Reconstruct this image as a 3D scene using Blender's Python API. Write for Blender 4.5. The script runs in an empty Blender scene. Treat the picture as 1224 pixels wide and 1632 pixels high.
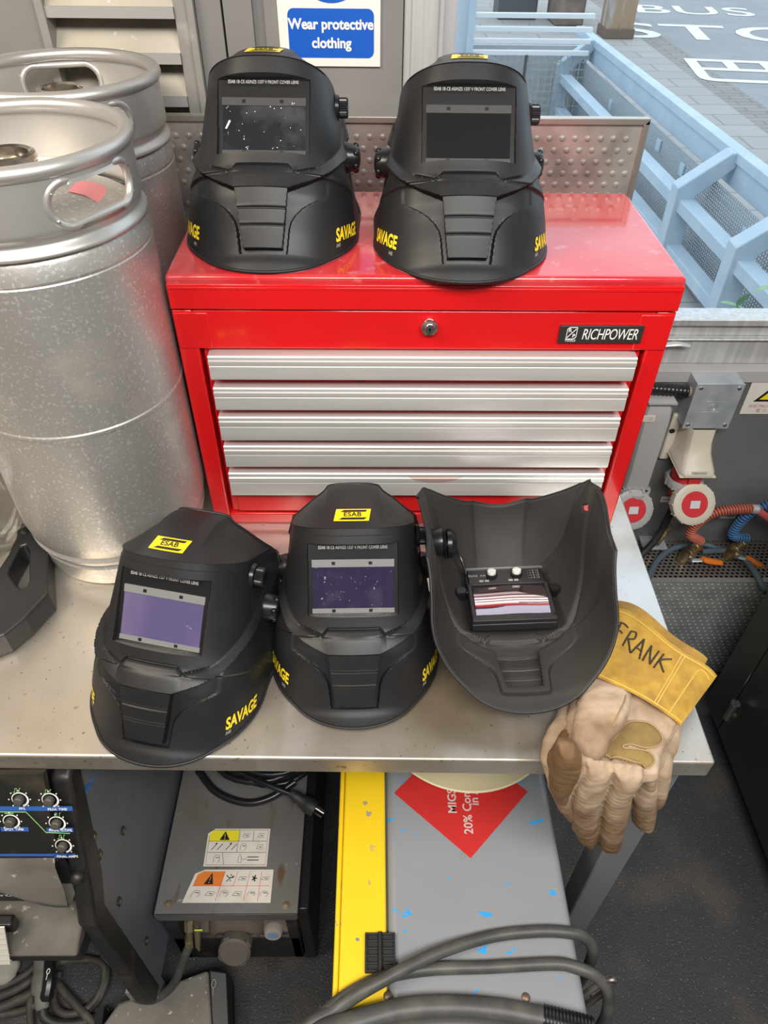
import bpy, bmesh, math, random
import numpy as np
from mathutils import Vector, Matrix, Quaternion
from mathutils.bvhtree import BVHTree
random.seed(7); rng = np.random.default_rng(7)
PI = math.pi
scene = bpy.context.scene
COL = scene.collection
# ---------------------------------------------------------------- camera (bench top is z = 0, metres)
F_PX = 1148.666; PITCH, YAW, ROLL = 0.7512, 0.0178, 0.0133
CAM = Vector((-0.0656, -0.864, 0.8327))
fw = Vector((math.sin(YAW)*math.cos(PITCH), math.cos(YAW)*math.cos(PITCH), -math.sin(PITCH)))
rt = Vector((math.cos(YAW), -math.sin(YAW), 0)); up = rt.cross(fw)
rt, up = math.cos(ROLL)*rt+math.sin(ROLL)*up, -math.sin(ROLL)*rt+math.cos(ROLL)*up
cam_data = bpy.data.cameras.new('camera'); cam = bpy.data.objects.new('camera', cam_data); COL.objects.link(cam)
m = Matrix((rt, up, -fw)).transposed().to_4x4(); m.translation = CAM; cam.matrix_world = m
cam_data.sensor_fit = 'VERTICAL'; cam_data.sensor_height = 24.0; cam_data.sensor_width = 18.0
cam_data.lens = F_PX/1632*24.0; cam_data.clip_start = 0.01; cam_data.clip_end = 200
scene.camera = cam
# ---------------------------------------------------------------- world, lights, exposure
vs = scene.view_settings
vs.view_transform = 'Standard'; vs.look = 'None'; vs.exposure = 0.0; vs.gamma = 1.0; vs.use_curve_mapping = False
world = bpy.data.worlds.new('overcast_sky'); scene.world = world; world.use_nodes = True
bgn = world.node_tree.nodes['Background']; bgn.inputs[0].default_value = (0.80, 0.90, 1.0, 1); bgn.inputs[1].default_value = 1.75
def area(name, loc, target, sx, sy, watts, color):
    l = bpy.data.lights.new(name, 'AREA'); l.shape = 'RECTANGLE'; l.size = sx; l.size_y = sy; l.energy = watts; l.color = color
    o = bpy.data.objects.new(name, l); COL.objects.link(o); o.location = loc
    o.rotation_euler = (Vector(target)-Vector(loc)).to_track_quat('-Z', 'Y').to_euler(); return o
area('ceiling_lamp_front', (0.3, -1.45, 1.85), (0.1, -0.1, -.2), 1.9, 0.5, 65, (1.0, 0.975, 0.94))
area('ceiling_lamp_left', (-1.25, -0.75, 1.7), (-0.4, -0.1, 0), 0.9, 0.5, 30, (1.0, 0.87, 0.70))
# ---------------------------------------------------------------- sight-line helpers: a point of the photo on a known plane
def ray(px, py): return fw + (px-612)/F_PX*rt - (py-816)/F_PX*up
def uz(px, py, z=0.0):
    d = ray(px, py); return CAM + d*((z-CAM.z)/d.z)
def uy(px, py, Y):
    d = ray(px, py); return CAM + d*((Y-CAM.y)/d.y)
def ux(px, py, X):
    d = ray(px, py); return CAM + d*((X-CAM.x)/d.x)
def upl(px, py, P0, N):
    d = ray(px, py); return CAM + d*((Vector(P0)-CAM).dot(Vector(N))/d.dot(Vector(N)))
# ---------------------------------------------------------------- materials
def M(name, col, rough=0.5, metal=0.0, spec=0.5, noise=None, bump=None, coat=0.0, emis=None, brush=None):
    """noise: list of (scale, colour, lo, hi, detail[, stretch xyz]) layers mixed over the base; bump: (scale, strength)"""
    mt = bpy.data.materials.new(name); mt.use_nodes = True
    nt = mt.node_tree; b = nt.nodes['Principled BSDF']
    b.inputs['Roughness'].default_value = rough; b.inputs['Metallic'].default_value = metal
    b.inputs['Specular IOR Level'].default_value = spec; b.inputs['Coat Weight'].default_value = coat
    b.inputs['Coat Roughness'].default_value = 0.06
    b.inputs['Base Color'].default_value = (*col, 1)
    tc = nt.nodes.new('ShaderNodeTexCoord')
    last = None
    for ly in (noise or []):
        sc, c2, lo, hi, det = ly[:5]; st = ly[5] if len(ly) > 5 else (1, 1, 1)
        mp = nt.nodes.new('ShaderNodeMapping'); mp.inputs['Scale'].default_value = st
        mp.inputs['Location'].default_value = (sc*.37, sc*.11, sc*.23)
        n = nt.nodes.new('ShaderNodeTexNoise'); n.inputs['Scale'].default_value = sc; n.inputs['Detail'].default_value = det
        nt.links.new(tc.outputs['Object'], mp.inputs[0]); nt.links.new(mp.outputs[0], n.inputs['Vector'])
        mr = nt.nodes.new('ShaderNodeMapRange'); mr.inputs[1].default_value = lo; mr.inputs[2].default_value = hi
        nt.links.new(n.outputs[0], mr.inputs[0])
        mx = nt.nodes.new('ShaderNodeMix'); mx.data_type = 'RGBA'
        nt.links.new(mr.outputs[0], mx.inputs[0])
        if last is None: mx.inputs[6].default_value = (*col, 1)
        else: nt.links.new(last, mx.inputs[6])
        mx.inputs[7].default_value = (*c2, 1); last = mx.outputs[2]
    if last is not None: nt.links.new(last, b.inputs['Base Color'])
    if bump:
        n = nt.nodes.new('ShaderNodeTexNoise'); n.inputs['Scale'].default_value = bump[0]; n.inputs['Detail'].default_value = 3
        mp = nt.nodes.new('ShaderNodeMapping'); mp.inputs['Scale'].default_value = bump[2] if len(bump) > 2 else (1, 1, 1)
        nt.links.new(tc.outputs['Object'], mp.inputs[0]); nt.links.new(mp.outputs[0], n.inputs['Vector'])
        bp = nt.nodes.new('ShaderNodeBump'); bp.inputs['Strength'].default_value = bump[1]; bp.inputs['Distance'].default_value = 0.004
        nt.links.new(n.outputs[0], bp.inputs['Height']); nt.links.new(bp.outputs[0], b.inputs['Normal'])
    if emis: b.inputs['Emission Color'].default_value = (*emis[0], 1); b.inputs['Emission Strength'].default_value = emis[1]
    return mt
def clear_mat(name, tint=(1, 1, 1), ior=1.45, rough=0.02, base=0.0, gcol=(1, 1, 1)):
    mt = bpy.data.materials.new(name); mt.use_nodes = True; nt = mt.node_tree; nt.nodes.clear()
    out = nt.nodes.new('ShaderNodeOutputMaterial'); mix = nt.nodes.new('ShaderNodeMixShader')
    tr = nt.nodes.new('ShaderNodeBsdfTransparent'); tr.inputs[0].default_value = (*tint, 1)
    gl = nt.nodes.new('ShaderNodeBsdfGlossy'); gl.inputs['Roughness'].default_value = rough; gl.inputs[0].default_value = (*gcol, 1)
    lw = nt.nodes.new('ShaderNodeLayerWeight'); lw.inputs[0].default_value = .5
    fr = nt.nodes.new('ShaderNodeMath'); fr.operation = 'POWER'; nt.links.new(lw.outputs['Facing'], fr.inputs[0]); fr.inputs[1].default_value = 4.0
    ad = nt.nodes.new('ShaderNodeMath'); ad.operation = 'MULTIPLY_ADD'; ad.inputs[1].default_value = .85; ad.inputs[2].default_value = base+((ior-1)/(ior+1))**2; ad.use_clamp = True
    nt.links.new(fr.outputs[0], ad.inputs[0]); nt.links.new(ad.outputs[0], mix.inputs[0])
    nt.links.new(tr.outputs[0], mix.inputs[1]); nt.links.new(gl.outputs[0], mix.inputs[2]); nt.links.new(mix.outputs[0], out.inputs[0])
    return mt
def perforated_mat(name, col, pitch, ratio, metal, rough, kind='dots', axes=(0, 1)):
    """sheet with see-through openings: round holes, or a wire grid, on a regular pitch (metres)"""
    mt = bpy.data.materials.new(name); mt.use_nodes = True; nt = mt.node_tree; N = nt.nodes.new; L = nt.links.new
    b = nt.nodes['Principled BSDF']; out = nt.nodes['Material Output']
    b.inputs['Base Color'].default_value = (*col, 1); b.inputs['Metallic'].default_value = metal; b.inputs['Roughness'].default_value = rough
    tc = N('ShaderNodeTexCoord'); sp = N('ShaderNodeSeparateXYZ'); L(tc.outputs['Object'], sp.inputs[0])
    def mth(op, a, bb=None):
        n = N('ShaderNodeMath'); n.operation = op
        for i, v in enumerate((a, bb)):
            if v is None: continue
            if isinstance(v, (int, float)): n.inputs[i].default_value = v
            else: L(v, n.inputs[i])
        return n.outputs[0]
    u = mth('DIVIDE', sp.outputs[axes[0]], pitch[0]); v = mth('DIVIDE', sp.outputs[axes[1]], pitch[1])
    if kind == 'dots':
        row = mth('MODULO', mth('FLOOR', v), 2.0); u = mth('ADD', u, mth('MULTIPLY', row, 0.5))
    fu = mth('SUBTRACT', mth('FRACT', u), 0.5); fv = mth('SUBTRACT', mth('FRACT', v), 0.5)
    if kind == 'dots':
        d = mth('SQRT', mth('ADD', mth('MULTIPLY', fu, fu), mth('MULTIPLY', fv, fv))); hole = mth('LESS_THAN', d, ratio)
    else:
        hole = mth('MULTIPLY', mth('LESS_THAN', mth('ABSOLUTE', fu), ratio), mth('LESS_THAN', mth('ABSOLUTE', fv), ratio))
    tr = N('ShaderNodeBsdfTransparent'); mix = N('ShaderNodeMixShader')
    L(hole, mix.inputs[0]); L(b.outputs[0], mix.inputs[1]); L(tr.outputs[0], mix.inputs[2]); L(mix.outputs[0], out.inputs[0])
    return mt
# ---------------------------------------------------------------- mesh collector
class MB:
    def __init__(s): s.v = []; s.f = []; s.mi = []; s.cur = 0
    def add(s, v, f, mat=None):
        o = len(s.v)
        for p in v:
            p = Vector(p); s.v.append(tuple(mat @ p) if mat else tuple(p))
        for q in f: s.f.append(tuple(i+o for i in q)); s.mi.append(s.cur)
        return s
    def box(s, x0, x1, y0, y1, z0, z1, mat=None):
        v = [(x, y, z) for z in (z0, z1) for y in (y0, y1) for x in (x0, x1)]
        return s.add(v, [(0, 2, 3, 1), (4, 5, 7, 6), (0, 1, 5, 4), (2, 6, 7, 3), (0, 4, 6, 2), (1, 3, 7, 5)], mat)
    def hexa(s, pts):     # 8 points ordered like box
        return s.add(pts, [(0, 2, 3, 1), (4, 5, 7, 6), (0, 1, 5, 4), (2, 6, 7, 3), (0, 4, 6, 2), (1, 3, 7, 5)])
    def prism(s, poly, d, mat=None):   # poly: 3-D points, extruded by vector d
        n = len(poly); d = Vector(d); a = [Vector(p) for p in poly]
        nrm = sum(((a[i]-a[0]).cross(a[i+1]-a[0]) for i in range(1, n-1)), Vector())
        if nrm.dot(d) > 0: a = a[::-1]
        v = a+[p+d for p in a]
        f = [tuple(range(n)), tuple(range(2*n-1, n-1, -1))]+[(i, i+n, (i+1) % n+n, (i+1) % n) for i in range(n)]
        return s.add(v, f, mat)
    def cyl(s, p0, p1, r0, r1=None, n=24):
        return s.tube([p0, p1], [r0, r0 if r1 is None else r1], n)
    def tube(s, pts, r, n=10, closed=False, caps=True, squash=None):
        P = [Vector(p) for p in pts]; k = len(P); R = list(r) if hasattr(r, '__len__') else [r]*k
        T = []
        for i in range(k):
            a = P[(i-1) % k] if (closed or i > 0) else P[i]; b = P[(i+1) % k] if (closed or i < k-1) else P[i]
            t = b-a
            if t.length < 1e-9: t = T[-1] if T else Vector((0, 0, 1))
            T.append(t.normalized())
        t0 = T[0]; u = t0.orthogonal().normalized()
        if abs(t0.z) < .9: u = (Vector((0, 0, 1))-t0*t0.z).normalized()
        rings = []
        for i in range(k):
            if i: 
                q = T[i-1].rotation_difference(T[i]); u = q @ u
                u = (u-T[i]*u.dot(T[i])).normalized()
            w = T[i].cross(u); o = len(s.v); sq = 1.0 if squash is None else squash
            for j in range(n):
                a = 2*PI*j/n; s.v.append(tuple(P[i]+R[i]*(math.cos(a)*u*sq+math.sin(a)*w)))
            rings.append(o)
        for i in range(k if closed else k-1):
            a, b = rings[i], rings[(i+1) % k]
            for j in range(n): s.f.append((a+j, a+(j+1) % n, b+(j+1) % n, b+j)); s.mi.append(s.cur)
        if caps and not closed:
            s.f.append(tuple(rings[0]+j for j in range(n))[::-1]); s.mi.append(s.cur)
            s.f.append(tuple(rings[-1]+j for j in range(n))); s.mi.append(s.cur)
        return s
    def lathe(s, prof, n=48, mat=None, caps=False):
        v = []; f = []
        for r, z in prof:
            for j in range(n):
                a = 2*PI*j/n; v.append((r*math.cos(a), r*math.sin(a), z))
        for i in range(len(prof)-1):
            for j in range(n): f.append((i*n+j, i*n+(j+1) % n, (i+1)*n+(j+1) % n, (i+1)*n+j))
        if caps:
            f.append(tuple(range(n))[::-1]); f.append(tuple((len(prof)-1)*n+j for j in range(n)))
        return s.add(v, f, mat)
    def grid(s, P, wrap=False, flip=False):
        a, b = len(P), len(P[0]); v = [tuple(p) for row in P for p in row]; f = []
        for i in range(a-1):
            for j in range(b if wrap else b-1):
                q = (i*b+j, i*b+(j+1) % b, (i+1)*b+(j+1) % b, (i+1)*b+j); f.append(q[::-1] if flip else q)
        return s.add(v, f)
    def ball(s, c, r, n=16, mat=None):
        r = (r, r, r) if not hasattr(r, '__len__') else r; k = n//2
        prof = [(max(1e-5, math.sin(PI*i/k)), -math.cos(PI*i/k)) for i in range(k+1)]
        mm = Matrix.Translation(Vector(c)) @ Matrix.Diagonal((*r, 1))
        return s.lathe(prof, n, (mat @ mm) if mat else mm)
    def build(s, name, mat, parent=None, bevel=0, seg=2, smooth=35, recalc=False):
        me = bpy.data.meshes.new(name); me.from_pydata(s.v, [], s.f)
        mats = mat if isinstance(mat, (list, tuple)) else [mat]
        for x in mats: me.materials.append(x)
        if len(mats) > 1: me.polygons.foreach_set('material_index', s.mi)
        if recalc:
            bm = bmesh.new(); bm.from_mesh(me); bmesh.ops.remove_doubles(bm, verts=bm.verts, dist=1e-6); bmesh.ops.recalc_face_normals(bm, faces=bm.faces); bm.to_mesh(me); bm.free()
        if smooth:
            me.polygons.foreach_set('use_smooth', [True]*len(me.polygons)); me.set_sharp_from_angle(angle=math.radians(smooth))
        me.update()
        o = bpy.data.objects.new(name, me); COL.objects.link(o)
        if parent: o.parent = parent
        if bevel:
            b = o.modifiers.new('bevel', 'BEVEL'); b.width = bevel; b.segments = seg; b.limit_method = 'ANGLE'; b.angle_limit = math.radians(40); b.harden_normals = False
        return o
def tag(o, label, cat=None, group=None, kind=None):
    o['label'] = label
    if cat: o['category'] = cat
    if group: o['group'] = group
    if kind: o['kind'] = kind
    return o
def thing(name, label, cat, loc=(0, 0, 0), rotz=0.0, group=None):
    o = bpy.data.objects.new(name, None); COL.objects.link(o); o.empty_display_size = .02
    o.location = loc; o.rotation_euler = (0, 0, rotz); return tag(o, label, cat, group)
def struct(o): o['kind'] = 'structure'; return o
def spline(pts, n=8, closed=False):
    P = [Vector(p) for p in pts]; k = len(P); out = []
    for i in range(k if closed else k-1):
        p0 = P[(i-1) % k] if (closed or i > 0) else 2*P[0]-P[1]; p1 = P[i]; p2 = P[(i+1) % k]
        p3 = P[(i+2) % k] if (closed or i < k-2) else 2*P[-1]-P[-2]
        for j in range(n):
            t = j/n; out.append(.5*((2*p1)+(p2-p0)*t+(2*p0-5*p1+4*p2-p3)*t*t+(3*p1-p0-3*p2+p3)*t**3))
    if not closed: out.append(P[-1])
    return out
_tc = {}
def text_geo(body, bold=0.0, shear=0.0, spacing=1.0, align='CENTER'):
    key = (body, bold, shear, spacing, align)
    if key not in _tc:
        cu = bpy.data.curves.new('t', 'FONT'); cu.body = body; cu.size = 1; cu.offset = bold; cu.shear = shear; cu.space_character = spacing
        cu.align_x = align; cu.align_y = 'CENTER'; cu.resolution_u = 4; cu.fill_mode = 'FRONT'
        ob = bpy.data.objects.new('t', cu); COL.objects.link(ob); dg = bpy.context.evaluated_depsgraph_get()
        me = bpy.data.meshes.new_from_object(ob.evaluated_get(dg))
        _tc[key] = ([tuple(v.co) for v in me.vertices], [tuple(p.vertices) for p in me.polygons])
        bpy.data.objects.remove(ob); bpy.data.curves.remove(cu); bpy.data.meshes.remove(me)
    return _tc[key]
def text_on(mb, body, o, xd, yd, size, bold=0.0, shear=0.0, spacing=1.0, align='CENTER', lift=0.0, sx=1.0):
    """lay a word on the plane through o with text axes xd, yd"""
    v, f = text_geo(body, bold, shear, spacing, align); o = Vector(o); xd = Vector(xd).normalized(); yd = Vector(yd); yd = (yd-xd*yd.dot(xd)).normalized()
    n = xd.cross(yd)
    return mb.add([o+xd*(p[0]*size*sx)+yd*(p[1]*size)+n*lift for p in v], f)
def bvh_of(o):
    dg = bpy.context.evaluated_depsgraph_get(); e = o.evaluated_get(dg); me = e.to_mesh()
    b = BVHTree.FromPolygons([o.matrix_world @ v.co for v in me.vertices], [tuple(p.vertices) for p in me.polygons]); e.to_mesh_clear(); return b
# ---------------------------------------------------------------- shared materials
black_rubber = M('black_rubber', (.018, .018, .019), .55, noise=[(30, (.035, .034, .033), .45, .7, 4)])
black_plastic = M('black_plastic', (.016, .016, .017), .42, spec=.5)
shell_mat = M('helmet_black', (.014, .014, .015), .43, spec=.42, noise=[(14, (.020, .020, .021), .5, .75, 3)], bump=(900, .04))
satin_black = M('satin_black', (.012, .012, .013), .3)
yellow_ink = M('yellow_ink', (.92, .68, .02), .45)
white_ink = M('white_ink', (.85, .85, .83), .5)
grey_ink = M('grey_ink', (.35, .35, .34), .5)
black_ink = M('black_ink', (.01, .01, .01), .5)
red_ink = M('red_ink', (.72, .03, .03), .45)
brass = M('brass', (.50, .38, .20), .32, .9, noise=[(40, (.22, .16, .09), .45, .7, 3)])
zinc = M('zinc', (.50, .53, .54), .42, .35, noise=[(26, (.38, .42, .45), .4, .65, 3)])
bright_steel = M('bright_steel', (.75, .75, .74), .22, 1)
# ================================================================ SETTING
FLOOR = -0.85; WY = 0.43; GY = 0.475
wall_grey = M('wall_grey_paint', (.20, .195, .19), .45, noise=[(5, (.26, .25, .24), .4, .75, 4)])
wall_dark = M('wall_dark_paint', (.14, .14, .142), .42, noise=[(6, (.18, .18, .18), .4, .7, 4), (3, (.10, .085, .07), .62, .8, 5)])
pale_paint = M('room_paint', (.62, .60, .57), .7)
alu = M('brushed_aluminium', (.62, .63, .63), .42, .45, noise=[(8, (.46, .47, .47), .35, .7, 3, (12, 12, .4))])
alu_light = M('light_aluminium', (.70, .71, .71), .4, .5)
rubber_floor = M('rubber_floor', (.032, .035, .040), .60, noise=[(7, (.085, .070, .054), .49, .76, 5), (240, (.16, .16, .16), .66, .72, 1)], bump=(260, .45))
mb = MB(); mb.box(-3, 3, -3, WY+.06, FLOOR-.05, FLOOR); struct(mb.build('floor', rubber_floor, smooth=0))
mb = MB(); mb.box(-3, 3, -3, WY+.1, 2.1, 2.15); struct(mb.build('ceiling', M('ceiling_paint', (.20, .195, .19), .8), smooth=0))
mb = MB(); mb.box(-3.05, -3, -3, WY+.1, FLOOR, 2.1); struct(mb.build('wall_left', pale_paint, smooth=0))
mb = MB(); mb.box(3, 3.05, -3, WY+.1, FLOOR, 2.1); struct(mb.build('wall_right', pale_paint, smooth=0))
mb = MB(); mb.box(-3, 3, -3.05, -3, FLOOR, 2.1); struct(mb.build('wall_front', pale_paint, smooth=0))
# back wall: dark dado below the window, grey panels with an opening for the louvres on the left
mb = MB(); mb.box(-3, 3, WY, WY+.06, FLOOR, .02); struct(mb.build('wall_back', wall_dark, smooth=0))
LX0, LX1 = -.553, -.344
mb = MB()
mb.box(-3, -.645, WY, WY+.06, .03, 2.1); mb.box(-.641, LX0-.014, WY, WY+.06, .03, 2.1)
mb.box(LX1+.012, -.295, WY, WY+.06, .03, 2.1); mb.box(-.2915, -.249, WY, WY+.06, .03, 2.1); mb.box(-.231, -.024, WY, WY+.06, .03, 2.1)
mb.box(-.249, -.231, WY+.012, WY+.06, .03, 2.1); mb.box(-.645, -.23, WY+.05, WY+.07, .03, 2.1)
mb.box(LX0-.014, LX1+.012, WY, WY+.06, .03, .32)
struct(mb.build('wall_back_panel', wall_grey, smooth=0))
# aluminium corner post, sill members, glass
mb = MB(); mb.box(-.022, .039, WY-.004, GY+.03, .03, 2.1); mb.box(-.012, .030, WY-.007, WY, .03, 2.1); struct(mb.build('trim_1', alu, bevel=.002))
mb = MB(); mb.box(.039, 3, GY-.002, GY+.02, .02, .0300); mb.box(.039, 3, WY-.004, GY, .002, .03); struct(mb.build('trim_2', M('sill_paint', (.42, .41, .40), .5, noise=[(9, (.30, .28, .26), .5, .8, 5)]), bevel=.001))
w = MB(); w.box(.039, 3, GY-.02, GY+.04, .0305, .088); w.box(.039, 3, GY-.028, GY+.04, .088, .092)
w.box(.039, 3, GY-.012, GY+.04, .092, .118); w.box(.039, 3, GY-.022, GY+.03, .118, .132)
wo = struct(w.build('window_1', alu, bevel=.0015))
w = MB(); w.box(.039, 3, GY, GY+.006, .13, 2.1); w.build('glass_pane', clear_mat('window_glass', (.93, .96, .97), 1.25), wo, smooth=0)
hp = [uy(1060, 549, GY-.03), uy(1080, 548, GY-.035), uy(1100, 551, GY-.035)]
w = MB(); w.tube(spline(hp, 5), [.009]*5+[.008]*5+[.0045], 12, squash=.5); w.build('window_handle', alu_light, wo)
w = MB(); w.box(.039, .06, GY-.01, GY+.03, .13, 2.1); w.build('window_stile', alu_light, wo, bevel=.001)
# ---------------------------------------------------------------- louvre vent
louv = thing('louvre_vent', 'wall louvre vent of dusty beige slats behind the two steel kegs', 'vent', (0, 0, 0))
fr = MB(); fr.box(LX0-.013, LX0, WY-.012, WY+.05, .32, 1.3); fr.box(LX1, LX1+.011, WY-.012, WY+.05, .32, 1.3)
fr.box(LX1-.02, LX1, WY-.004, WY+.05, .32, 1.3)
fr.build('vent_frame', M('louvre_frame', (.30, .285, .27), .45, .2, noise=[(12, (.5, .48, .44), .6, .75, 5)]), louv, bevel=.001)
slat_m = M('louvre_slat', (.40, .365, .30), .6, noise=[(8, (.50, .46, .39), .4, .7, 5), (60, (.62, .6, .55), .66, .74, 3)])
lip_m = M('louvre_lip', (.33, .325, .315), .45)
z = .342
while z < 1.25:
    s = MB(); s.hexa([(LX0, WY-.006, z+.010), (LX1-.02, WY-.006, z+.010), (LX0, WY+.044, z+.060), (LX1-.02, WY+.044, z+.060),
                      (LX0, WY-.004, z+.0125), (LX1-.02, WY-.004, z+.0125), (LX0, WY+.046, z+.0625), (LX1-.02, WY+.046, z+.0625)])
    so = s.build('slat', slat_m, louv, smooth=0)
    s = MB(); s.box(LX0, LX1-.02, WY-.008, WY-.004, z-.002, z+.0125); s.build('slat_lip', lip_m, so, smooth=0)
    z += .0588
    if z > 1.0: break
mb = MB(); mb.box(LX0, LX1, WY+.046, WY+.05, .32, 1.3); mb.build('vent_backing', satin_black, louv, smooth=0)
# ---------------------------------------------------------------- safety sign
sg = thing('safety_sign', 'white and blue rectangular safety sign on the grey wall about wearing protective clothing', 'sign')
SX0, SX1, SZ0 = -.211, -.0575, .5735
SY = WY-.004
mb = MB(); mb.box(SX0, SX1, SY, WY-.0005, SZ0, SZ0+.23); mb.build('sign_plate', M('sign_white', (.80, .78, .74), .4), sg, bevel=.0008)
blue = M('sign_blue', (.008, .10, .52), .4)
def rrect(x0, x1, y0, y1, r, n=6):
    out = []
    for cx, cy, a0 in ((x1-r, y1-r, 0), (x0+r, y1-r, 90), (x0+r, y0+r, 180), (x1-r, y0+r, 270)):
        for i in range(n+1):
            a = math.radians(a0+90*i/n); out.append((cx+r*math.cos(a), cy+r*math.sin(a)))
    return out
mb = MB(); mb.prism([(x, SY-.0006, z) for x, z in rrect(-.1965, -.0675, .5855, .6485, .009)], (0, .0008, 0)); bo = mb.build('text_panel', blue, sg, smooth=0)
mb = MB()
text_on(mb, 'Wear protective', (-.132, SY-.0012, .6285), (1, 0, 0), (0, 0, 1), .0188, bold=.03)
text_on(mb, 'clothing', (-.132, SY-.0012, .6045), (1, 0, 0), (0, 0, 1), .0188, bold=.03)
mb.build('lettering', white_ink, bo, smooth=0)
cx, cz, R = -.1305, .711, .056
mb = MB(); mb.prism([(cx+R*math.cos(a), SY-.0006, cz+R*math.sin(a)) for a in np.linspace(0, 2*PI, 64, endpoint=False)], (0, .0008, 0)); ro = mb.build('roundel', blue, sg, smooth=0)
mb = MB()
for s in (-1, 1): mb.prism([(cx+s*.004, SY-.0012, cz+.01), (cx+s*.03, SY-.0012, cz+.01), (cx+s*.0265, SY-.0012, cz-.034), (cx+s*.0105, SY-.0012, cz-.036)], (0, .0004, 0))
mb.build('trouser_symbol', white_ink, ro, smooth=0)
# ---------------------------------------------------------------- durbar upstand panel in front of the wall
def durbar(x0, x1, z0, z1, y, pitch, r, h, jit=0):
    """studded sheet facing -Y"""
    mb = MB(); mb.box(x0, x1, y, y+.004, z0, z1); row = 0; z = z0+pitch*.6
    while z < z1-pitch*.3:
        x = x0+pitch*(.5 if row % 2 else 1.0)
        while x < x1-pitch*.3:
            v = []; n = 10
            for k, (rr, hh) in enumerate(((1, 0), (.75, .7), (.3, 1.0))):
                for j in range(n): a = 2*PI*j/n; v.append((x+rr*r*math.cos(a), y-h*hh, z+rr*r*math.sin(a)))
            f = [(k*n+j, k*n+(j+1) % n, (k+1)*n+(j+1) % n, (k+1)*n+j) for k in range(2) for j in range(n)]+[tuple(range(2*n, 3*n))]
            mb.add(v, [q for q in f]); x += pitch
        z += pitch*.86; row += 1
    return mb
dm = M('durbar_steel', (.62, .58, .53), .32, .66, noise=[(22, (.40, .375, .345), .42, .66, 5), (5, (.62, .62, .61), .5, .7, 2)])
dp = thing('durbar_panel', 'studded steel upstand sheet with plain edge trim standing behind the red tool chest', 'metal panel')
durbar(-.402, .360, -.02, .508, .382, .0205, .0052, .0028).build('studded_sheet', dm, dp)
trim_m = M('panel_trim', (.50, .47, .43), .34, .8, noise=[(14, (.42, .33, .22), .5, .75, 4)])
mb = MB(); mb.box(-.405, .367, .377, .392, .507, .516); mb.build('top_trim', trim_m, dp, bevel=.0008)
mb = MB(); mb.prism([(.367, .377, -.02), (.367, .377, .516), (.358, .377, .507), (.358, .377, -.02)], (0, .015, 0)); mb.build('side_trim', trim_m, dp, bevel=.0008)
# ================================================================ OUTSIDE THE WINDOW
pave = bpy.data.materials.new('paving'); pave.use_nodes = True
nt = pave.node_tree; b = nt.nodes['Principled BSDF']; b.inputs['Roughness'].default_value = .8
tc = nt.nodes.new('ShaderNodeTexCoord'); br = nt.nodes.new('ShaderNodeTexBrick'); mp = nt.nodes.new('ShaderNodeMapping')
br.inputs['Color1'].default_value = (.36, .35, .34, 1); br.inputs['Color2'].default_value = (.40, .385, .37, 1); br.inputs['Mortar'].default_value = (.24, .235, .23, 1)
br.inputs['Scale'].default_value = 1; br.inputs['Brick Width'].default_value = .62; br.inputs['Row Height'].default_value = .31; br.inputs['Mortar Size'].default_value = .008
nt.links.new(tc.outputs['Object'], mp.inputs[0]); nt.links.new(mp.outputs[0], br.inputs['Vector']); nt.links.new(br.outputs[0], b.inputs['Base Color'])
mb = MB(); mb.box(-8, 3.05, WY+.06, 40, FLOOR-.05, FLOOR); struct(mb.build('pavement_ground', pave, smooth=0))
gut = bpy.data.materials.new('gutter_brick'); gut.use_nodes = True
nt = gut.node_tree; b = nt.nodes['Principled BSDF']; b.inputs['Roughness'].default_value = .85
tc = nt.nodes.new('ShaderNodeTexCoord'); br = nt.nodes.new('ShaderNodeTexBrick')
br.inputs['Color1'].default_value = (.27, .255, .24, 1); br.inputs['Color2'].default_value = (.32, .30, .28, 1); br.inputs['Mortar'].default_value = (.16, .155, .15, 1)
br.inputs['Scale'].default_value = 1; br.inputs['Brick Width'].default_value = .3; br.inputs['Row Height'].default_value = .1; br.inputs['Mortar Size'].default_value = .006
nt.links.new(tc.outputs['Object'], br.inputs['Vector']); nt.links.new(br.outputs[0], b.inputs['Base Color'])
mb = MB(); mb.box(3.05, 3.35, WY+.06, 40, FLOOR-.05, FLOOR); struct(mb.build('kerb_ground', gut, smooth=0))
mb = MB(); mb.box(3.35, 30, WY+.06, 40, FLOOR-.05, FLOOR); struct(mb.build('road_ground', M('asphalt', (.30, .31, .32), .85, noise=[(3, (.34, .35, .36), .4, .7, 4), (90, (.22, .22, .23), .6, .7, 2)]), smooth=0))
rm = M('road_paint', (.82, .83, .84), .7, noise=[(20, (.6, .6, .6), .6, .75, 4)])
def road_word(*a, **k):
    mb = MB(); text_on(mb, *a, **k); return mb.build('road_lettering', rm, smooth=0)
tag(road_word('BUS', (4.28, 11.0, FLOOR+.004), (1, -.14, 0), (.16, 1, 0), .92, bold=.01, spacing=1.05), 'white painted word on the road farthest from the window', 'road marking')
tag(road_word('STOP', (4.42, 9.35, FLOOR+.004), (1, -.14, 0), (.16, 1, 0), 1.35, bold=.01, spacing=1.02), 'white painted word in the middle row on the grey road', 'road marking')
tag(road_word('巴士站', (4.72, 7.25, FLOOR+.004), (1, -.14, 0), (.16, 1, 0), 1.15, bold=.012), 'white painted Chinese characters on the road, row nearest the window', 'road marking')
mb = MB(); mb.prism([(3.75, 12.35, FLOOR+.003), (6.2, 12.0, FLOOR+.003), (6.2, 12.12, FLOOR+.003), (3.75, 12.47, FLOOR+.003)], (0, 0, .001)); tag(mb.build('road_line', rm, smooth=0), 'white painted line on the road beyond the lettering', 'road marking')
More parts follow.
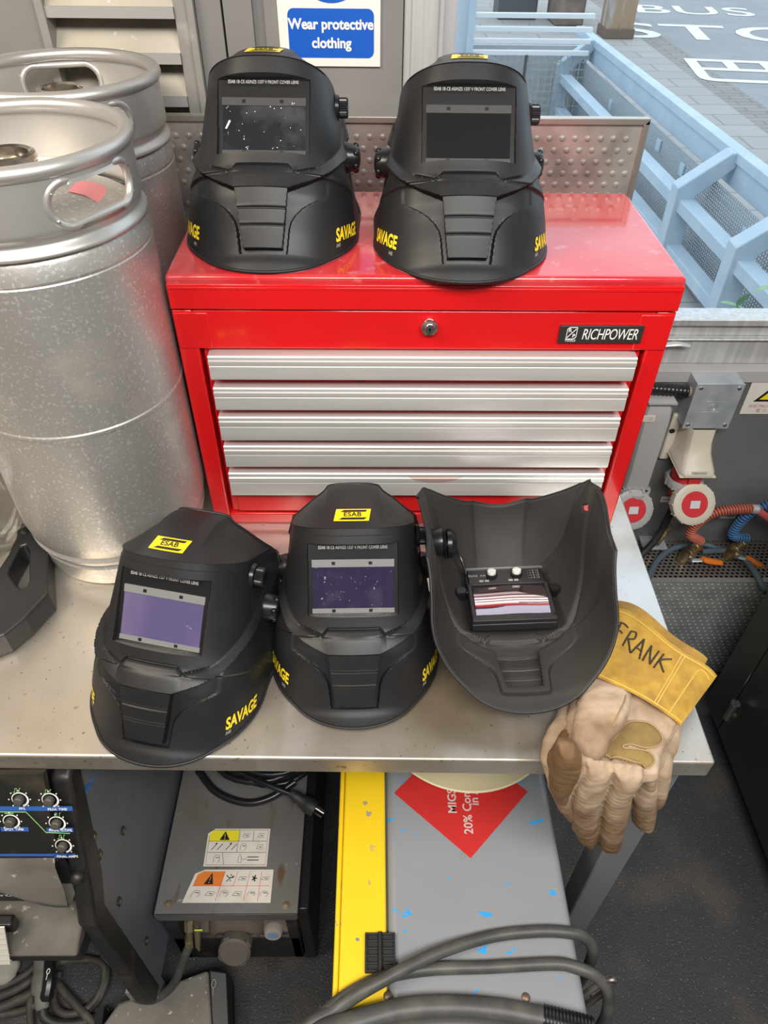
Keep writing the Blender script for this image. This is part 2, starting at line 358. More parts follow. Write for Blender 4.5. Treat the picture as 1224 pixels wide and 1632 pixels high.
# ---------------------------------------------------------------- pale blue street fence running away from the window
bl = M('pale_blue_paint', (.45, .56, .66), .5, noise=[(6, (.52, .62, .70), .4, .7, 3), (40, (.34, .40, .45), .7, .8, 4)])
mesh_m = perforated_mat('fence_mesh', (.40, .46, .50), (.022, .016), .30, .3, .5, 'grid', (1, 2))
fence = thing('street_fence', 'pale blue steel street fence with mesh infill running away beyond the window', 'fence')
def fx(y): return 1.752-(y-2.6)*.038
def fbox(name, ya, yb, dx0, dx1, z0, z1, mat=bl):
    mb = MB(); mb.hexa([(fx(ya)+dx0, ya, z0), (fx(ya)+dx1, ya, z0), (fx(yb)+dx0, yb, z0), (fx(yb)+dx1, yb, z0), (fx(ya)+dx0, ya, z1), (fx(ya)+dx1, ya, z1), (fx(yb)+dx0, yb, z1), (fx(yb)+dx1, yb, z1)])
    return mb.build(name, mat, fence, smooth=0, bevel=.004 if mat is bl else 0)
fbox('top_rail', .9, 6.1, -.05, .02, -.31, -.262); fbox('top_plate', .9, 6.1, -.035, -.02, -.42, -.30)
fbox('mid_rail', .9, 6.05, -.27, -.19, -.545, -.485); fbox('low_rail', .9, 6.05, -.27, -.19, -.775, -.715)
fbox('mesh_panel', .9, 6.1, -.1, -.098, FLOOR, -.40, mesh_m)
for yp in (1.45, 2.2, 2.92, 5.6):
    mb = MB(); x = fx(yp); wd = .06
    mb.prism([(x-.29, yp-wd, FLOOR), (x-.19, yp-wd, FLOOR), (x-.19, yp-wd, -.47), (x-.03, yp-wd, -.33), (x-.03, yp-wd, -.265), (x-.07, yp-wd, -.265), (x-.29, yp-wd, -.43)], (0, wd*1.6, 0))
    mb.build('post', bl, fence, smooth=0, bevel=.006)
for yp, zz in ((2.45, -.50), (3.3, -.48), (3.7, -.47), (4.2, -.5), (4.7, -.5)):
    mb = MB(); mb.box(fx(yp)-.112, fx(yp)-.103, yp-.03, yp+.03, zz-.03, zz+.03); mb.build('mesh_clip', bl, fence, smooth=0)
cf = thing('cross_fence', 'low fence of white bars over wire mesh beyond the window, left of the blue fence', 'fence')
for zz in (-.105, -.19, -.265, -.34):
    mb = MB(); mb.box(.66, 1.55, 5.47, 5.51, zz-.016, zz+.016); mb.build('bar', M('white_bar', (.74, .77, .78), .4) if zz == -.105 else bpy.data.materials['white_bar'], cf, smooth=0, bevel=.004)
mb = MB(); mb.box(.66, 1.55, 5.49, 5.492, -.78, -.36); mb.build('wire_mesh', perforated_mat('wire_mesh', (.40, .43, .44), (.05, .05), .42, .3, .5, 'grid', (0, 2)), cf, smooth=0)
mb = MB(); mb.box(1.075, 1.09, 5.47, 5.51, FLOOR, -.35); mb.build('upright', M('dark_upright', (.09, .09, .09), .5), cf, smooth=0)
mb = MB(); mb.box(.62, .67, 5.46, 5.52, FLOOR, .2); mb.build('end_post', bl, cf, smooth=0)
mb = MB(); mb.box(.60, 1.6, 5.7, 5.72, FLOOR, -.33); mb.build('kick_board', M('pale_board', (.55, .57, .58), .6), cf, smooth=0)
mb = MB(); mb.box(.16, .66, 5.55, 5.65, FLOOR, 1.2); tag(mb.build('street_post', M('pale_panel', (.62, .68, .74), .5), bevel=.01), 'wide pale blue-white post outside right beside the window edge', 'post')
pt = thing('rusty_pillar', 'brown weathered pillar standing on the pavement past the fence corner', 'pillar')
mb = MB(); mb.box(2.62, 2.93, 9.05, 9.4, FLOOR, .6); mb.build('pillar_shaft', M('weathered_timber', (.36, .25, .16), .8, noise=[(5, (.42, .41, .40), .5, .68, 5, (3, 3, .5)), (9, (.16, .12, .10), .58, .75, 4, (2, 2, .4))]), pt, bevel=.01)
mb = MB(); mb.box(2.6, 2.95, 9.03, 9.42, FLOOR, FLOOR+.1); mb.build('pillar_base', M('pillar_base', (.17, .12, .09), .8), pt, bevel=.01)
mb = MB(); mb.box(2.16, 2.52, 9.8, 10.4, FLOOR, .3); tag(mb.build('timber_crate', M('dark_timber', (.19, .14, .11), .8, noise=[(6, (.30, .24, .19), .45, .7, 5)]), bevel=.02), 'dark brown timber stack behind the weathered pillar', 'crate')
mb = MB(); mb.box(1.5, 2.0, 10.2, 10.7, FLOOR, -.3); tag(mb.build('street_box', M('dark_box', (.10, .10, .11), .7), bevel=.02), 'small dark box on the far pavement left of the timber stack', 'box')
leaf_m = M('leaf', (.20, .36, .20), .6, noise=[(30, (.30, .45, .28), .4, .7, 3)])
def leaf(mb, base, tip, wd, droop):
    base, tip = Vector(base), Vector(tip); ax = tip-base; sd = ax.cross(Vector((0, 0, 1))).normalized()
    P = []
    for i in range(9):
        t = i/8; w_ = wd*math.sin(PI*min(1, t*.92+.06))**.8; c = base+ax*t+Vector((0, 0, -droop*t*t))
        P.append([c-sd*w_+Vector((0, 0, w_*.3)), c, c+sd*w_+Vector((0, 0, w_*.3))])
    mb.grid(P)
pl = thing('weed_plant', 'green leafy weed growing outside against the bottom of the window', 'plant')
c = uy(1215, 520, .72)
mb = MB(); mb.tube(spline([(c.x, .72, FLOOR), (c.x-.01, .72, -.2), (c.x, .70, .12)], 6), .004, 6); mb.build('stem', leaf_m, pl)
for a, b in (((1190, 495), (1150, 478)), ((1200, 465), (1235, 455)), ((1215, 430), (1240, 415)), ((1175, 488), (1195, 465))):
    mb = MB(); leaf(mb, uy(*a, .72), uy(*b, .70), .014, .006); mb.build('leaf', leaf_m, pl)
# ================================================================ WORKBENCH
BR = -0.0144
bench = thing('workbench', 'stainless steel workbench carrying the welding helmets, kegs and red tool chest', 'workbench', (0, 0, 0), BR)
# steel top with paint-like stains, brushing and some reflections put into the colour
steel = bpy.data.materials.new('bench_steel'); steel.use_nodes = True
nt = steel.node_tree; b = nt.nodes['Principled BSDF']; N = nt.nodes.new; L = nt.links.new
tc = N('ShaderNodeTexCoord')
def nz(scale, det, lo, hi, st=(1, 1, 1), loc=(0, 0, 0)):
    mp = N('ShaderNodeMapping'); mp.inputs['Scale'].default_value = st; mp.inputs['Location'].default_value = loc
    n = N('ShaderNodeTexNoise'); n.inputs['Scale'].default_value = scale; n.inputs['Detail'].default_value = det
    L(tc.outputs['Object'], mp.inputs[0]); L(mp.outputs[0], n.inputs['Vector'])
    mr = N('ShaderNodeMapRange'); mr.inputs[1].default_value = lo; mr.inputs[2].default_value = hi; L(n.outputs[0], mr.inputs[0]); return mr.outputs[0]
def mixc(f, a, bcol):
    mx = N('ShaderNodeMix'); mx.data_type = 'RGBA'; L(f, mx.inputs[0])
    for i, v in ((6, a), (7, bcol)):
        if isinstance(v, tuple): mx.inputs[i].default_value = (*v, 1)
        else: L(v, mx.inputs[i])
    return mx.outputs[2]
c = mixc(nz(5, 4, .35, .7), (.66, .62, .56), (.58, .53, .47))
c = mixc(nz(3.1, 6, .52, .72, loc=(2.3, 1.1, 0)), c, (.42, .35, .27))
c = mixc(nz(70, 4, .67, .73), c, (.26, .17, .09))
c = mixc(nz(9, 3, .62, .66, (1, .15, 1), (.4, 3, 0)), c, (.72, .70, .67))
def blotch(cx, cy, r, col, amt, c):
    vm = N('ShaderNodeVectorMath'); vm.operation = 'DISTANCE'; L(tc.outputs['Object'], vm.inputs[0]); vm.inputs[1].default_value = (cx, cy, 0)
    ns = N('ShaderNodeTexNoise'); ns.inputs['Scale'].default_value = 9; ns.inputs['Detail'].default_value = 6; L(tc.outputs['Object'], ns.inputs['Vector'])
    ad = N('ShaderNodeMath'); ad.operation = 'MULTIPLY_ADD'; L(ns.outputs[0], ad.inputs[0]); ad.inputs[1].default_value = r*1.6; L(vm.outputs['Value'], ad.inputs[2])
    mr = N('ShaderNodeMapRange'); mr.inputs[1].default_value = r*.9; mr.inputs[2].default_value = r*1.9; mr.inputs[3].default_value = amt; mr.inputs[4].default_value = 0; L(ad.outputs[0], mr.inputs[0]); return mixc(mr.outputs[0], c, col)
c = blotch(.03, -.34, .19, (.33, .26, .17), .8, c); c = blotch(-.13, -.40, .10, (.40, .33, .25), .5, c)  # brown stain between the helmets, with their dark reflections painted in
c = blotch(-.62, -.28, .22, (.74, .66, .54), .7, c); c = blotch(.30, -.12, .16, (.74, .75, .76), .7, c); c = blotch(-.02, -.16, .10, (.38, .31, .23), .5, c)  # beige dust at left; pale right patch paints in the window's reflection
c = mixc(nz(160, 3, .68, .72), c, (.25, .18, .11))
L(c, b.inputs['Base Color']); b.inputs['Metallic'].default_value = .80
rr = N('ShaderNodeMapRange'); rr.inputs[1].default_value = .3; rr.inputs[2].default_value = .7; rr.inputs[3].default_value = .30; rr.inputs[4].default_value = .46
n = N('ShaderNodeTexNoise'); n.inputs['Scale'].default_value = 6; n.inputs['Detail'].default_value = 5; L(tc.outputs['Object'], n.inputs['Vector']); L(n.outputs[0], rr.inputs[0]); L(rr.outputs[0], b.inputs['Roughness'])
BX1, BY0, BY1 = .3638, -.4222, .40
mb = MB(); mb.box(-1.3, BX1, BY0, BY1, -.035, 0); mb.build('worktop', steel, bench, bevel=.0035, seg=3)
leg_m = M('leg_paint', (.20, .205, .215), .45)
for lx in (.298, -1.25):
    for ly in (-.402, .33):
        mb = MB(); mb.box(lx, lx+.048, ly, ly+.048, FLOOR+.0, -.035); mb.build('leg', leg_m, bench, bevel=.003)
mb = MB(); mb.box(-1.22, .30, -.39, -.36, -.085, -.036); mb.build('apron', leg_m, bench, bevel=.002)
# ================================================================ STEEL KEGS
keg_m = M('keg_steel', (.57, .555, .53), .44, .72, noise=[(4, (.50, .485, .46), .4, .7, 4), (240, (.74, .73, .71), .57, .66, 3), (11, (.70, .66, .59), .56, .72, 4)], bump=(130, .10))
collar_m = M('keg_collar', (.64, .625, .60), .38, .74, noise=[(6, (.56, .54, .52), .4, .7, 4), (16, (.10, .095, .09), .70, .74, 6, (1, 1, 2.2))])
fit_m = M('keg_fitting', (.62, .58, .52), .2, 1, noise=[(30, (.34, .20, .08), .56, .7, 4)])
def keg(name, label, loc, holes, H=.58, scuffs=True):
    R = .138; t = thing(name, label, 'keg', loc, 0, 'steel beer kegs on the bench')
    zc = H-.086     # foot of the collar
    prof = [(.118, 0), (.124, .004), (.127, .02), (.128, .038), (.124, .045), (.131, .050), (.134, .058), (.131, .064), (.134, .07), (.1375, .09), (R, .12)]
    for i in range(1, 7): prof.append((R, .12+(zc-.05-.12)*i/6*.46))
    zm = prof[-1][1]; prof += [(R, zm+.004), (R+.0012, zm+.006), (R+.0012, zm+.010), (R, zm+.012)]
    prof += [(R, zc-.06), (R, zc-.034), (R-.001, zc-.0325), (R-.001, zc-.031), (R, zc-.029), (R-.002, zc-.012), (R-.006, zc-.004), (R-.011, zc)]
    prof += [(R-.02, zc+.006), (.08, zc+.022), (.04, zc+.028), (.0005, zc+.029)]
    mb = MB(); mb.lathe(prof, 96); mb.build('keg_body', keg_m, t, smooth=30)
    # collar with hand holes
    Rc = .1375; na, nz_ = 288, 44; z0, z1 = zc-.004, H-.008
    def rad(z):
        u = (z-z0)/(z1-z0)
        return Rc-.0005+.0022*math.exp(-((u-.03)/.05)**2)-.0045*math.exp(-((u-.16)/.07)**2)-.002*u
    hz, hh, hw = zc+.043, .0225, .060     # centre height, half height, half width along the arc
    def inside(s, z):
        dx = max(0, abs(s)-(hw-hh)); return math.hypot(dx, z-hz)-hh
    V = []; idx = {}
    mb = MB()
    G = [[None]*na for _ in range(nz_+1)]; drop = set()
    for i in range(nz_+1):
        z = z0+(z1-z0)*i/nz_
        for j in range(na):
            a = 2*PI*j/na; aa, zz = a, z
            for ha in holes:
                s = ((a-ha+PI) % (2*PI)-PI)*Rc; d = inside(s, z)
                if -.0035 < d < .0035:     # pull to the outline
                    cxs = max(-(hw-hh), min(hw-hh, s)); v = Vector((s-cxs, z-hz)); 
                    if v.length > 1e-6:
                        v = v.normalized()*hh; s = cxs+v.x; zz = hz+v.y; aa = ha+s/Rc
                elif d <= -.0035: drop.add((i, j))
            r = rad(zz); G[i][j] = len(mb.v); mb.v.append((r*math.cos(aa), r*math.sin(aa), zz))
    for i in range(nz_):
        for j in range(na):
            q = [(i, j), (i, (j+1) % na), (i+1, (j+1) % na), (i+1, j)]
            if any(k in drop for k in q): continue
            zc_ = z0+(z1-z0)*(i+.5)/nz_; a = 2*PI*(j+.5)/na; bad = False
            for ha in holes:
                s = ((a-ha+PI) % (2*PI)-PI)*Rc
                if inside(s, zc_) < -.0008: bad = True
            if bad: continue
            mb.f.append(tuple(G[a_][b_] for a_, b_ in q)); mb.mi.append(0)
    co = mb.build('collar', collar_m, t, smooth=50)
    so = co.modifiers.new('thick', 'SOLIDIFY'); so.thickness = .004; so.offset = -1
    for ha in holes:
        lp = MB(); P = []
        for k in range(72):
            a = 2*PI*k/72; cxs = (hw-hh)*(1 if math.cos(a) >= 0 else -1); s = cxs+hh*math.cos(a); z = hz+hh*math.sin(a)
            r = rad(z)-.0025; P.append((r*math.cos(ha+s/Rc), r*math.sin(ha+s/Rc), z))
        lp.tube(P, .0046, 10, closed=True); lp.build('handle_lip', collar_m, co, smooth=60)
    rp = MB(); rp.tube([((Rc-.006)*math.cos(a), (Rc-.006)*math.sin(a), H-.008) for a in np.linspace(0, 2*PI, 97)[:-1]], .0085, 16, closed=True); rp.build('rim', collar_m, t, smooth=60)
    fp = [(.026, zc+.02), (.026, zc+.048), (.031, zc+.052), (.032, zc+.057), (.031, zc+.062), (.027, zc+.064), (.0235, zc+.062), (.0225, zc+.048), (.012, zc+.046), (.010, zc+.050), (.0004, zc+.050)]
    mb = MB(); mb.lathe(fp, 48); mb.build('keg_fitting', fit_m, t, smooth=40)
    return t, zc
K1, zc1 = keg('beer_keg', 'dented steel keg nearest the camera, left of the red tool chest, with handle hole', (-.472, -.012, 0), (math.radians(-30), math.radians(150)), .600)
a0 = math.radians(10)
P = [[(.0+ r*math.cos(math.radians(a)), r*math.sin(math.radians(a)), zc1+.0225+(.08-r)*.12-.0165*(r-.08)/.04*(r > .08)+.0012) for r in (.062, .082, .104)] for a in range(-10, 26, 4)]
mb = MB(); mb.grid(P); mb.build('paper_label', M('pink_label', (.62, .22, .24), .6), K1)
K2, _ = keg('beer_keg', 'steel keg standing farther back against the wall under the louvre vent', (-.503, .271, 0), (math.radians(108), math.radians(-58)), .600)
# ================================================================ RED TOOL CHEST
TW, TD, TH = .66, .30, .4316
red = M('red_enamel', (.68, .010, .012), .16, 0, .5, coat=.6, noise=[(5, (.62, .010, .012), .4, .7, 3)])
lid_red = M('red_enamel_dusty', (.56, .020, .026), .17, 0, .5, coat=.6, noise=[(6, (.58, .07, .075), .45, .7, 5), (40, (.62, .16, .16), .6, .72, 4)])
strip_m = M('drawer_aluminium', (.76, .75, .73), .38, .55, noise=[(6, (.66, .65, .63), .4, .7, 3, (.4, 10, 10))])
tb = thing('tool_chest', 'bright red steel tool chest with five drawers and aluminium pulls on the bench', 'tool chest')
LZ = .386
mb = MB()
mb.box(-TW/2, -.303, -.0, TD, .0, LZ-.002); mb.box(.303, TW/2, 0, TD, 0, LZ-.002); mb.box(-.303, .303, 0, TD, .327, LZ-.002)
mb.box(-.303, .303, 0, TD, 0, .022); mb.box(-.303, .303, .03, TD, .02, .33)
mb.build('chest_body', red, tb, bevel=.0025)
mb = MB(); mb.box(-.33, .33, -.002, TD, LZ, TH); lo = mb.build('lid', lid_red, tb, bevel=.006, seg=4)
mb = MB(); mb.box(-.329, .329, -.0035, 0, LZ+.0005, TH-.011); mb.build('lid_front', red, lo, bevel=.0012)
mb = MB(); mb.box(-.326, .326, -.0042, -.002, TH-.018, TH-.0145); mb.build('lid_crease', red, lo, bevel=.0005)
for sgn in (-1, 1):
    mb = MB(); xs = sorted((sgn*.284, sgn*.328)); mb.box(xs[0], xs[1], -.0012, .001, .328, LZ-.006); mb.build('corner_plate', red, tb, bevel=.001)
rows = [(.3225, .2878), (.2725, .2374), (.2232, .1835), (.1705, .1330), (.1180, .0752)]
for k, (za, zb) in enumerate(rows):
    dr = MB(); zl = (rows[k+1][0]+.001) if k < 4 else .024
    dr.box(-.2985, .2985, .006, .05, zl, za+.002)
    do = dr.build('drawer', red, tb, bevel=.0015)
    # ribbed aluminium pull: an extrusion profile swept across the drawer
    h = za-zb; pr = [(.006, za), (-.011, za), (-.0125, za-.0015), (-.0125, za-h*.17), (-.0145, za-h*.2), (-.0145, za-h*.36), (-.0125, za-h*.40), (-.0135, za-h*.45), (-.015, za-h*.9), (-.0145, zb), (-.012, zb), (.002, za-h*.5), (.006, za-h*.45)]
    mb = MB(); mb.prism([(-.2905, y, z) for y, z in pr], (.581, 0, 0)); mb.build('drawer_pull', strip_m, do, smooth=20)
    mb = MB(); mb.box(-.287, .287, -.0006, .008, zl+.004, zb-.0045); mb.build('drawer_ledge', red, do, bevel=.002)
mb = MB(); ly = -.001
mb.lathe([(.0002, .0105), (.0062, .0105), (.0068, .0095), (.0068, .007), (.0105, .0065), (.0115, .005), (.0115, 0)], 32, Matrix.Translation((.0065, ly, .3628)) @ Matrix.Rotation(PI/2, 4, 'X')); lk = mb.build('lock', bright_steel, tb)
mb = MB(); mb.box(.0058, .0072, ly-.0112, ly-.0100, .3595, .366); mb.cyl((.0065, ly-.0112, .364), (.0065, ly-.010, .364), .0016, n=12); mb.build('keyhole', satin_black, lk, smooth=0)
mb = MB(); mb.box(.1795, .2915, -.0042, -.0005, .3405, .3655); bd = mb.build('badge', M('badge_black', (.03, .028, .028), .35), tb, bevel=.0006)
mb = MB()
text_on(mb, 'RICHPOWER', (.2475, -.0046, .353), (1, 0, 0), (0, 0, 1), .0225, bold=.0, shear=.12, sx=.60, spacing=.95)
x0, x1, z0, z1, c = .1895, .2025, .3465, .3635, .003
ring = [(x0+c, z1), (x1, z1), (x1, z0+c), (x1-c, z0), (x0, z0), (x0, z1-c)]
for i in range(6):
    a, b_ = ring[i], ring[(i+1) % 6]; mb.tube([(a[0], -.0044, a[1]), (b_[0], -.0044, b_[1])], .0005, 4)
mb.tube([(x0+.001, -.0044, z0+.002), (x1-.001, -.0044, z1-.002)], .0005, 4)
text_on(mb, 'R', (.1932, -.0046, .3592), (1, 0, 0), (0, 0, 1), .0075, bold=.02); text_on(mb, 'P', (.1992, -.0046, .3512), (1, 0, 0), (0, 0, 1), .0075, bold=.02)
text_on(mb, 'TOOLS', (.1955, -.0046, .3443), (1, 0, 0), (0, 0, 1), .0042, bold=.02, spacing=1.1)
mb.build('lettering', white_ink, bd, smooth=0)
mb = MB(); P = []
for i in range(13):
    t_ = i/12; x = -.015+.085*t_; hh = .0085*math.sin(PI*t_)**.6
    P.append([(x, -.0158-.0006*math.sin(9*t_), .1165-.002*t_), (x, -.0163, .1165-hh*.6), (x, -.0160, .1165-hh*1.6)])
mb.grid(P); mb.build('tape_scrap', clear_mat('old_tape', (.93, .80, .78), 1.4, .2, .02), tb)
# ================================================================ WELDING HELMETS
# face frame: x = wearer-facing viewer's right, y = backwards into the helmet, z = chin to brow
LEAN = math.radians(38); TANL = 1.28
ZB = .257
def smooth_interp(x, xs, ys):
    xs, ys = np.array(xs, float), np.array(ys, float); h = np.diff(xs); d = np.diff(ys)/h
    mm = np.zeros(len(xs)); mm[0], mm[-1] = d[0], d[-1]
    for i in range(1, len(xs)-1): mm[i] = 0 if d[i-1]*d[i] <= 0 else 2*d[i-1]*d[i]/(d[i-1]+d[i])
    x = np.clip(np.asarray(x, float), xs[0], xs[-1]); i = np.clip(np.searchsorted(xs, x)-1, 0, len(h)-1); t = (x-xs[i])/h[i]
    return (2*t**3-3*t**2+1)*ys[i]+(t**3-2*t**2+t)*h[i]*mm[i]+(-2*t**3+3*t**2)*ys[i+1]+(t**3-t**2)*h[i]*mm[i+1]
def front(z): return smooth_interp(z, [0, .012, .024, .045, .08, .099, .115, .129, .145, .257], [0, -.0015, -.004, -.0025, .004, .007, .007, .0035, .003, .004])
def halfw(z): return smooth_interp(z, [0, .05, .09, .125, .15, .19, .23, .257], [.117, .1165, .1135, .1085, .0998, .0925, .0868, .0832])
def rear(z): return smooth_interp(z, [0, .12, .16, .20, .257], [-.152, -.154, -.168, -.175, -.166])
NQ, NZT = 180, 120
QG = np.linspace(0, .30, NQ); ZG = np.linspace(0, ZB, NZT)
XT = np.zeros((NZT, NQ)); YT = np.zeros((NZT, NQ))
for i, z in enumerate(ZG):
    w, yf, yr = float(halfw(z)), float(front(z)), float(rear(z)); bd_ = .105; n_ = 2.5 if z > .12 else 2.15
    a = np.linspace(0, PI/2, 260); xs = w*np.sin(a)**(2/n_); ys = yf-bd_*(1-np.cos(a)**(2/n_))
    if yr < ys[-1]:
        k = np.linspace(0, 1, 40)[1:]; xs = np.r_[xs, w+.006*k**2]; ys = np.r_[ys, ys[-1]+(yr-ys[-1])*k]
    else:
        keep = ys >= yr; xs, ys = xs[keep], ys[keep]
    L_ = np.r_[0, np.cumsum(np.hypot(np.diff(xs), np.diff(ys)))]
    s = np.where(QG <= .08, QG, .08+(QG-.08)/.22*(L_[-1]-.08))
    XT[i] = np.interp(s, L_, xs); YT[i] = np.interp(s, L_, ys)
def bil(T, q, z):
    q = np.clip(np.abs(q)/.30*(NQ-1), 0, NQ-1.001); z = np.clip(np.asarray(z)/ZB*(NZT-1), 0, NZT-1.001)
    i, j = z.astype(int), q.astype(int); u, v = z-i, q-j
    return T[i, j]*(1-u)*(1-v)+T[i+1, j]*u*(1-v)+T[i, j+1]*(1-u)*v+T[i+1, j+1]*u*v
def shell_base(q, z):
    q, z = np.broadcast_arrays(np.asarray(q, float), np.asarray(z, float))
    x, y = bil(XT, q, z), bil(YT, q, z); e = .0015
    qa, qb = np.clip(np.abs(q)-e, 0, .3), np.clip(np.abs(q)+e, 0, .3)
    dx, dy = bil(XT, qb, z)-bil(XT, qa, z), bil(YT, qb, z)-bil(YT, qa, z); l = np.hypot(dx, dy)+1e-9
    nx, ny = -dy/l, dx/l; sg_ = np.where(q < 0, -1, 1)
    return x*sg_, y, nx*sg_, ny
def sst(a, b, x): t = np.clip((x-a)/(b-a), 0, 1); return t*t*(3-2*t)
WX, WZ0, WZ1 = .0575, .1447, .2365
FLOORY = -.0165
def zl_(q): return np.interp(np.abs(q), [0, .033, .06, .09, .12, .2, .3], [.099, .0995, .1115, .129, .148, .186, .232])
def zu_(q): return np.interp(np.abs(q), [0, .0325, .0405, .07, .09, .12, .2, .3], [.129, .129, .1215, .1305, .142, .160, .204, .252])
def disp(q, z):
    aq = np.abs(q); zl, zu = zl_(q), zu_(q)
    d = .0075*(1-np.clip((z-zl)/(zu-zl), 0, 1))**.8*(z > zl-.0001)*(1-.5*sst(.12, .26, aq))
    lo = (z <= zl)&(z > zl-.002); d = np.where(lo, .0075*(1-(zl-z)/.002)*(1-.5*sst(.12, .26, aq)), d)
    d -= .0034*np.exp(-((z-zu)/.0013)**2)*(1-sst(.062, .074, aq))          # notch line over the brow band
    d -= .0022*sst(zu+.0005, zu+.006, z)*(z < .2)*(1-sst(.05, .075, aq))*(1-sst(.142, .144, z))*0
    # ribbed chin plate with dark channel around it
    qp = .0247+(z-.0295)/.0695*.0078; zz = z
    plate = np.interp(z, [.0295, .099], [.0017, .0150])-front(z)
    inpl = (aq < qp)&(z > .0295)&(z < .0985)
    for zs in (.0554, .0756): plate = plate-.0016*np.exp(-((z-zs)/.0008)**2)+.0006*np.exp(-((z-zs-.0022)/.0008)**2)
    wpl = sst(qp+.0004, qp-.0010, aq)*((z > .0295)&(z < .0985)); d = d*(1-wpl)+plate*wpl
    arc = qp+.006+.050*np.clip((z-.050)/.049, 0, 1)**2.4
    wch = sst(arc+.0008, arc-.0008, aq)*(z > .0235)*(z < zl-.0015)*(1-wpl); d = d*(1-wch)-.0058*(1-.8*sst(.004, .050, aq-qp))*wch
    d -= .0014*((z > .2475)&(z < .2565))*(1-sst(.085, .12, aq))
    return d
def shell(q, z, extra=0.0):
    x, y, nx, ny = shell_base(q, z); d = disp(np.asarray(q, float), np.asarray(z, float))
    X = x+nx*(d+extra); Y = y+ny*(d+extra)
    return X, Y
def rear_top(x): return -.098-.068*(np.abs(x)/.087)**2
def rise(x): return smooth_interp(np.abs(x), [0, .020, .034, .040, .056, .070, .082], [.050, .0495, .047, .040, .028, .016, .006])
qd = np.r_[np.linspace(0, .078, 92), np.linspace(.078, .30, 64)[1:]]
QS = np.r_[-qd[::-1], qd[1:]]
def shell_mesh(hole=False):
    NR, ND = 210, 26; nq = len(QS)
    ztop = ZB; zb = np.zeros(nq)
    for k, q in enumerate(QS):
        zz = np.linspace(0, ZB, 400); yv = bil(YT, np.full(400, q), zz)+TANL*zz
        i = int(np.argmax(yv >= 0)); zb[k] = 0 if i == 0 else zz[i-1]+(zz[i]-zz[i-1])*(-yv[i-1])/(yv[i]-yv[i-1])
    zb = np.minimum(zb, .135)
    feats = [.0235, .0295, .0554, .0756, .0985, .129, WZ0, WZ1, .2475, .2565]
    zr = sorted(set([round(f+e, 5) for f in feats for e in (-.0003, .0003)]+[0.0, ztop]))
    fill = [z for z in np.linspace(0, ztop, NR) if min(abs(z-k) for k in zr) > .0005]
    zr = np.array(sorted(zr+fill)); NR = len(zr)-1
    zm = np.minimum(.25, 2.3*zb+.004)[None, :]; w_ = np.clip(1-zr[:, None]/zm, 0, 1)
    Z = zr[:, None]+zb[None, :]*w_; Q = np.broadcast_to(QS[None, :], Z.shape)
    X, Y = shell(Q, Z)
    win = (np.abs(X) < WX)&(Z > WZ0)&(Z < WZ1); Y = np.where(win, FLOORY, Y)
    P = np.stack([X, -Y, Z], -1)
    rows = [P[i] for i in range(NR+1)]
    xb, yb = X[-1], Y[-1]; yr = np.minimum(yb, rear_top(xb)); 
    for j in range(1, ND+1):
        t = j/ND; y = yb+(yr-yb)*t; cover = np.clip((yb-yr)/.06, 0, 1)
        r = rise(xb)*cover*(1-(1-t)**1.9)
        rows.append(np.stack([xb*(1-.015*t*cover), -y, np.full(nq, ZB)+r], -1))
    A = np.array(rows)
    if hole: A[..., 0] *= 1+.30*sst(.10, .24, A[..., 2])*np.clip(A[..., 1]/.165, 0, 1)**1.4
    mb = MB(); a, b = A.shape[:2]
    mb.v = [tuple(p) for p in A.reshape(-1, 3)]
    I = np.arange(a*b).reshape(a, b)
    F = np.stack([I[:-1, :-1], I[:-1, 1:], I[1:, 1:], I[1:, :-1]], -1).reshape(-1, 4)
    if hole:
        C = A[:-1, :-1]; dz = np.abs(C[..., 2]-.232)/.009+np.abs(C[..., 1]-.140)/.0065
        F = F[~((dz < 1)&(C[..., 0] < -.05)&(C[..., 1] > .05)).reshape(-1)]
    mb.f = [tuple(int(k) for k in q) for q in F]; mb.mi = [0]*len(mb.f)
    edge = [A[0, k] for k in range(b)]+[A[i, -1] for i in range(1, NR+1, 6)]+[A[-1, k] for k in range(b-2, -1, -1)]+[A[i, 0] for i in range(NR, 0, -6)]
    clean = [edge[0]]
    for p in edge[1:]:
        if np.linalg.norm(p-clean[-1]) > .003: clean.append(p)
    return mb, clean
SH, EDGE = shell_mesh()
def dome_pt(x, t, lift=0):
    q = np.interp(abs(x), XT[-1], QG); y0 = float(bil(YT, np.array([q]), np.array([ZB]))[0]); y1 = float(rear_top(np.array([x]))[0])
    return Vector((x, -(y0+(y1-y0)*t), ZB+float(rise(np.array([x]))[0])*(1-(1-t)**1.9)))
def dome_n(x, t):
    a = dome_pt(x+.002, t)-dome_pt(x-.002, t); b_ = dome_pt(x, min(1, t+.03))-dome_pt(x, max(0, t-.03)); n = a.cross(b_).normalized(); return n if n.z > 0 else -n
badge_y = M('badge_yellow', (.88, .66, .01), .4)
def dome_quad(mb, poly, lift, sub=1):
    """poly in (u right, v up) badge millimetres -> on the dome"""
    pts = []
    for u, v_ in poly: pts.append((u, v_))
    return pts
def on_dome(u, v_, lift):
    x = u; t = .165+v_/.127; return dome_pt(x, t)+dome_n(x, t)*lift
def strip_on_dome(mb, ul0, ur0, v0, ul1, ur1, v1, lift, nu=10, nv=6):
    P = [[on_dome((ul0+(ul1-ul0)*j/nv)*(1-i/nu)+(ur0+(ur1-ur0)*j/nv)*i/nu, v0+(v1-v0)*j/nv, lift) for i in range(nu+1)] for j in range(nv+1)]
    mb.grid(P)
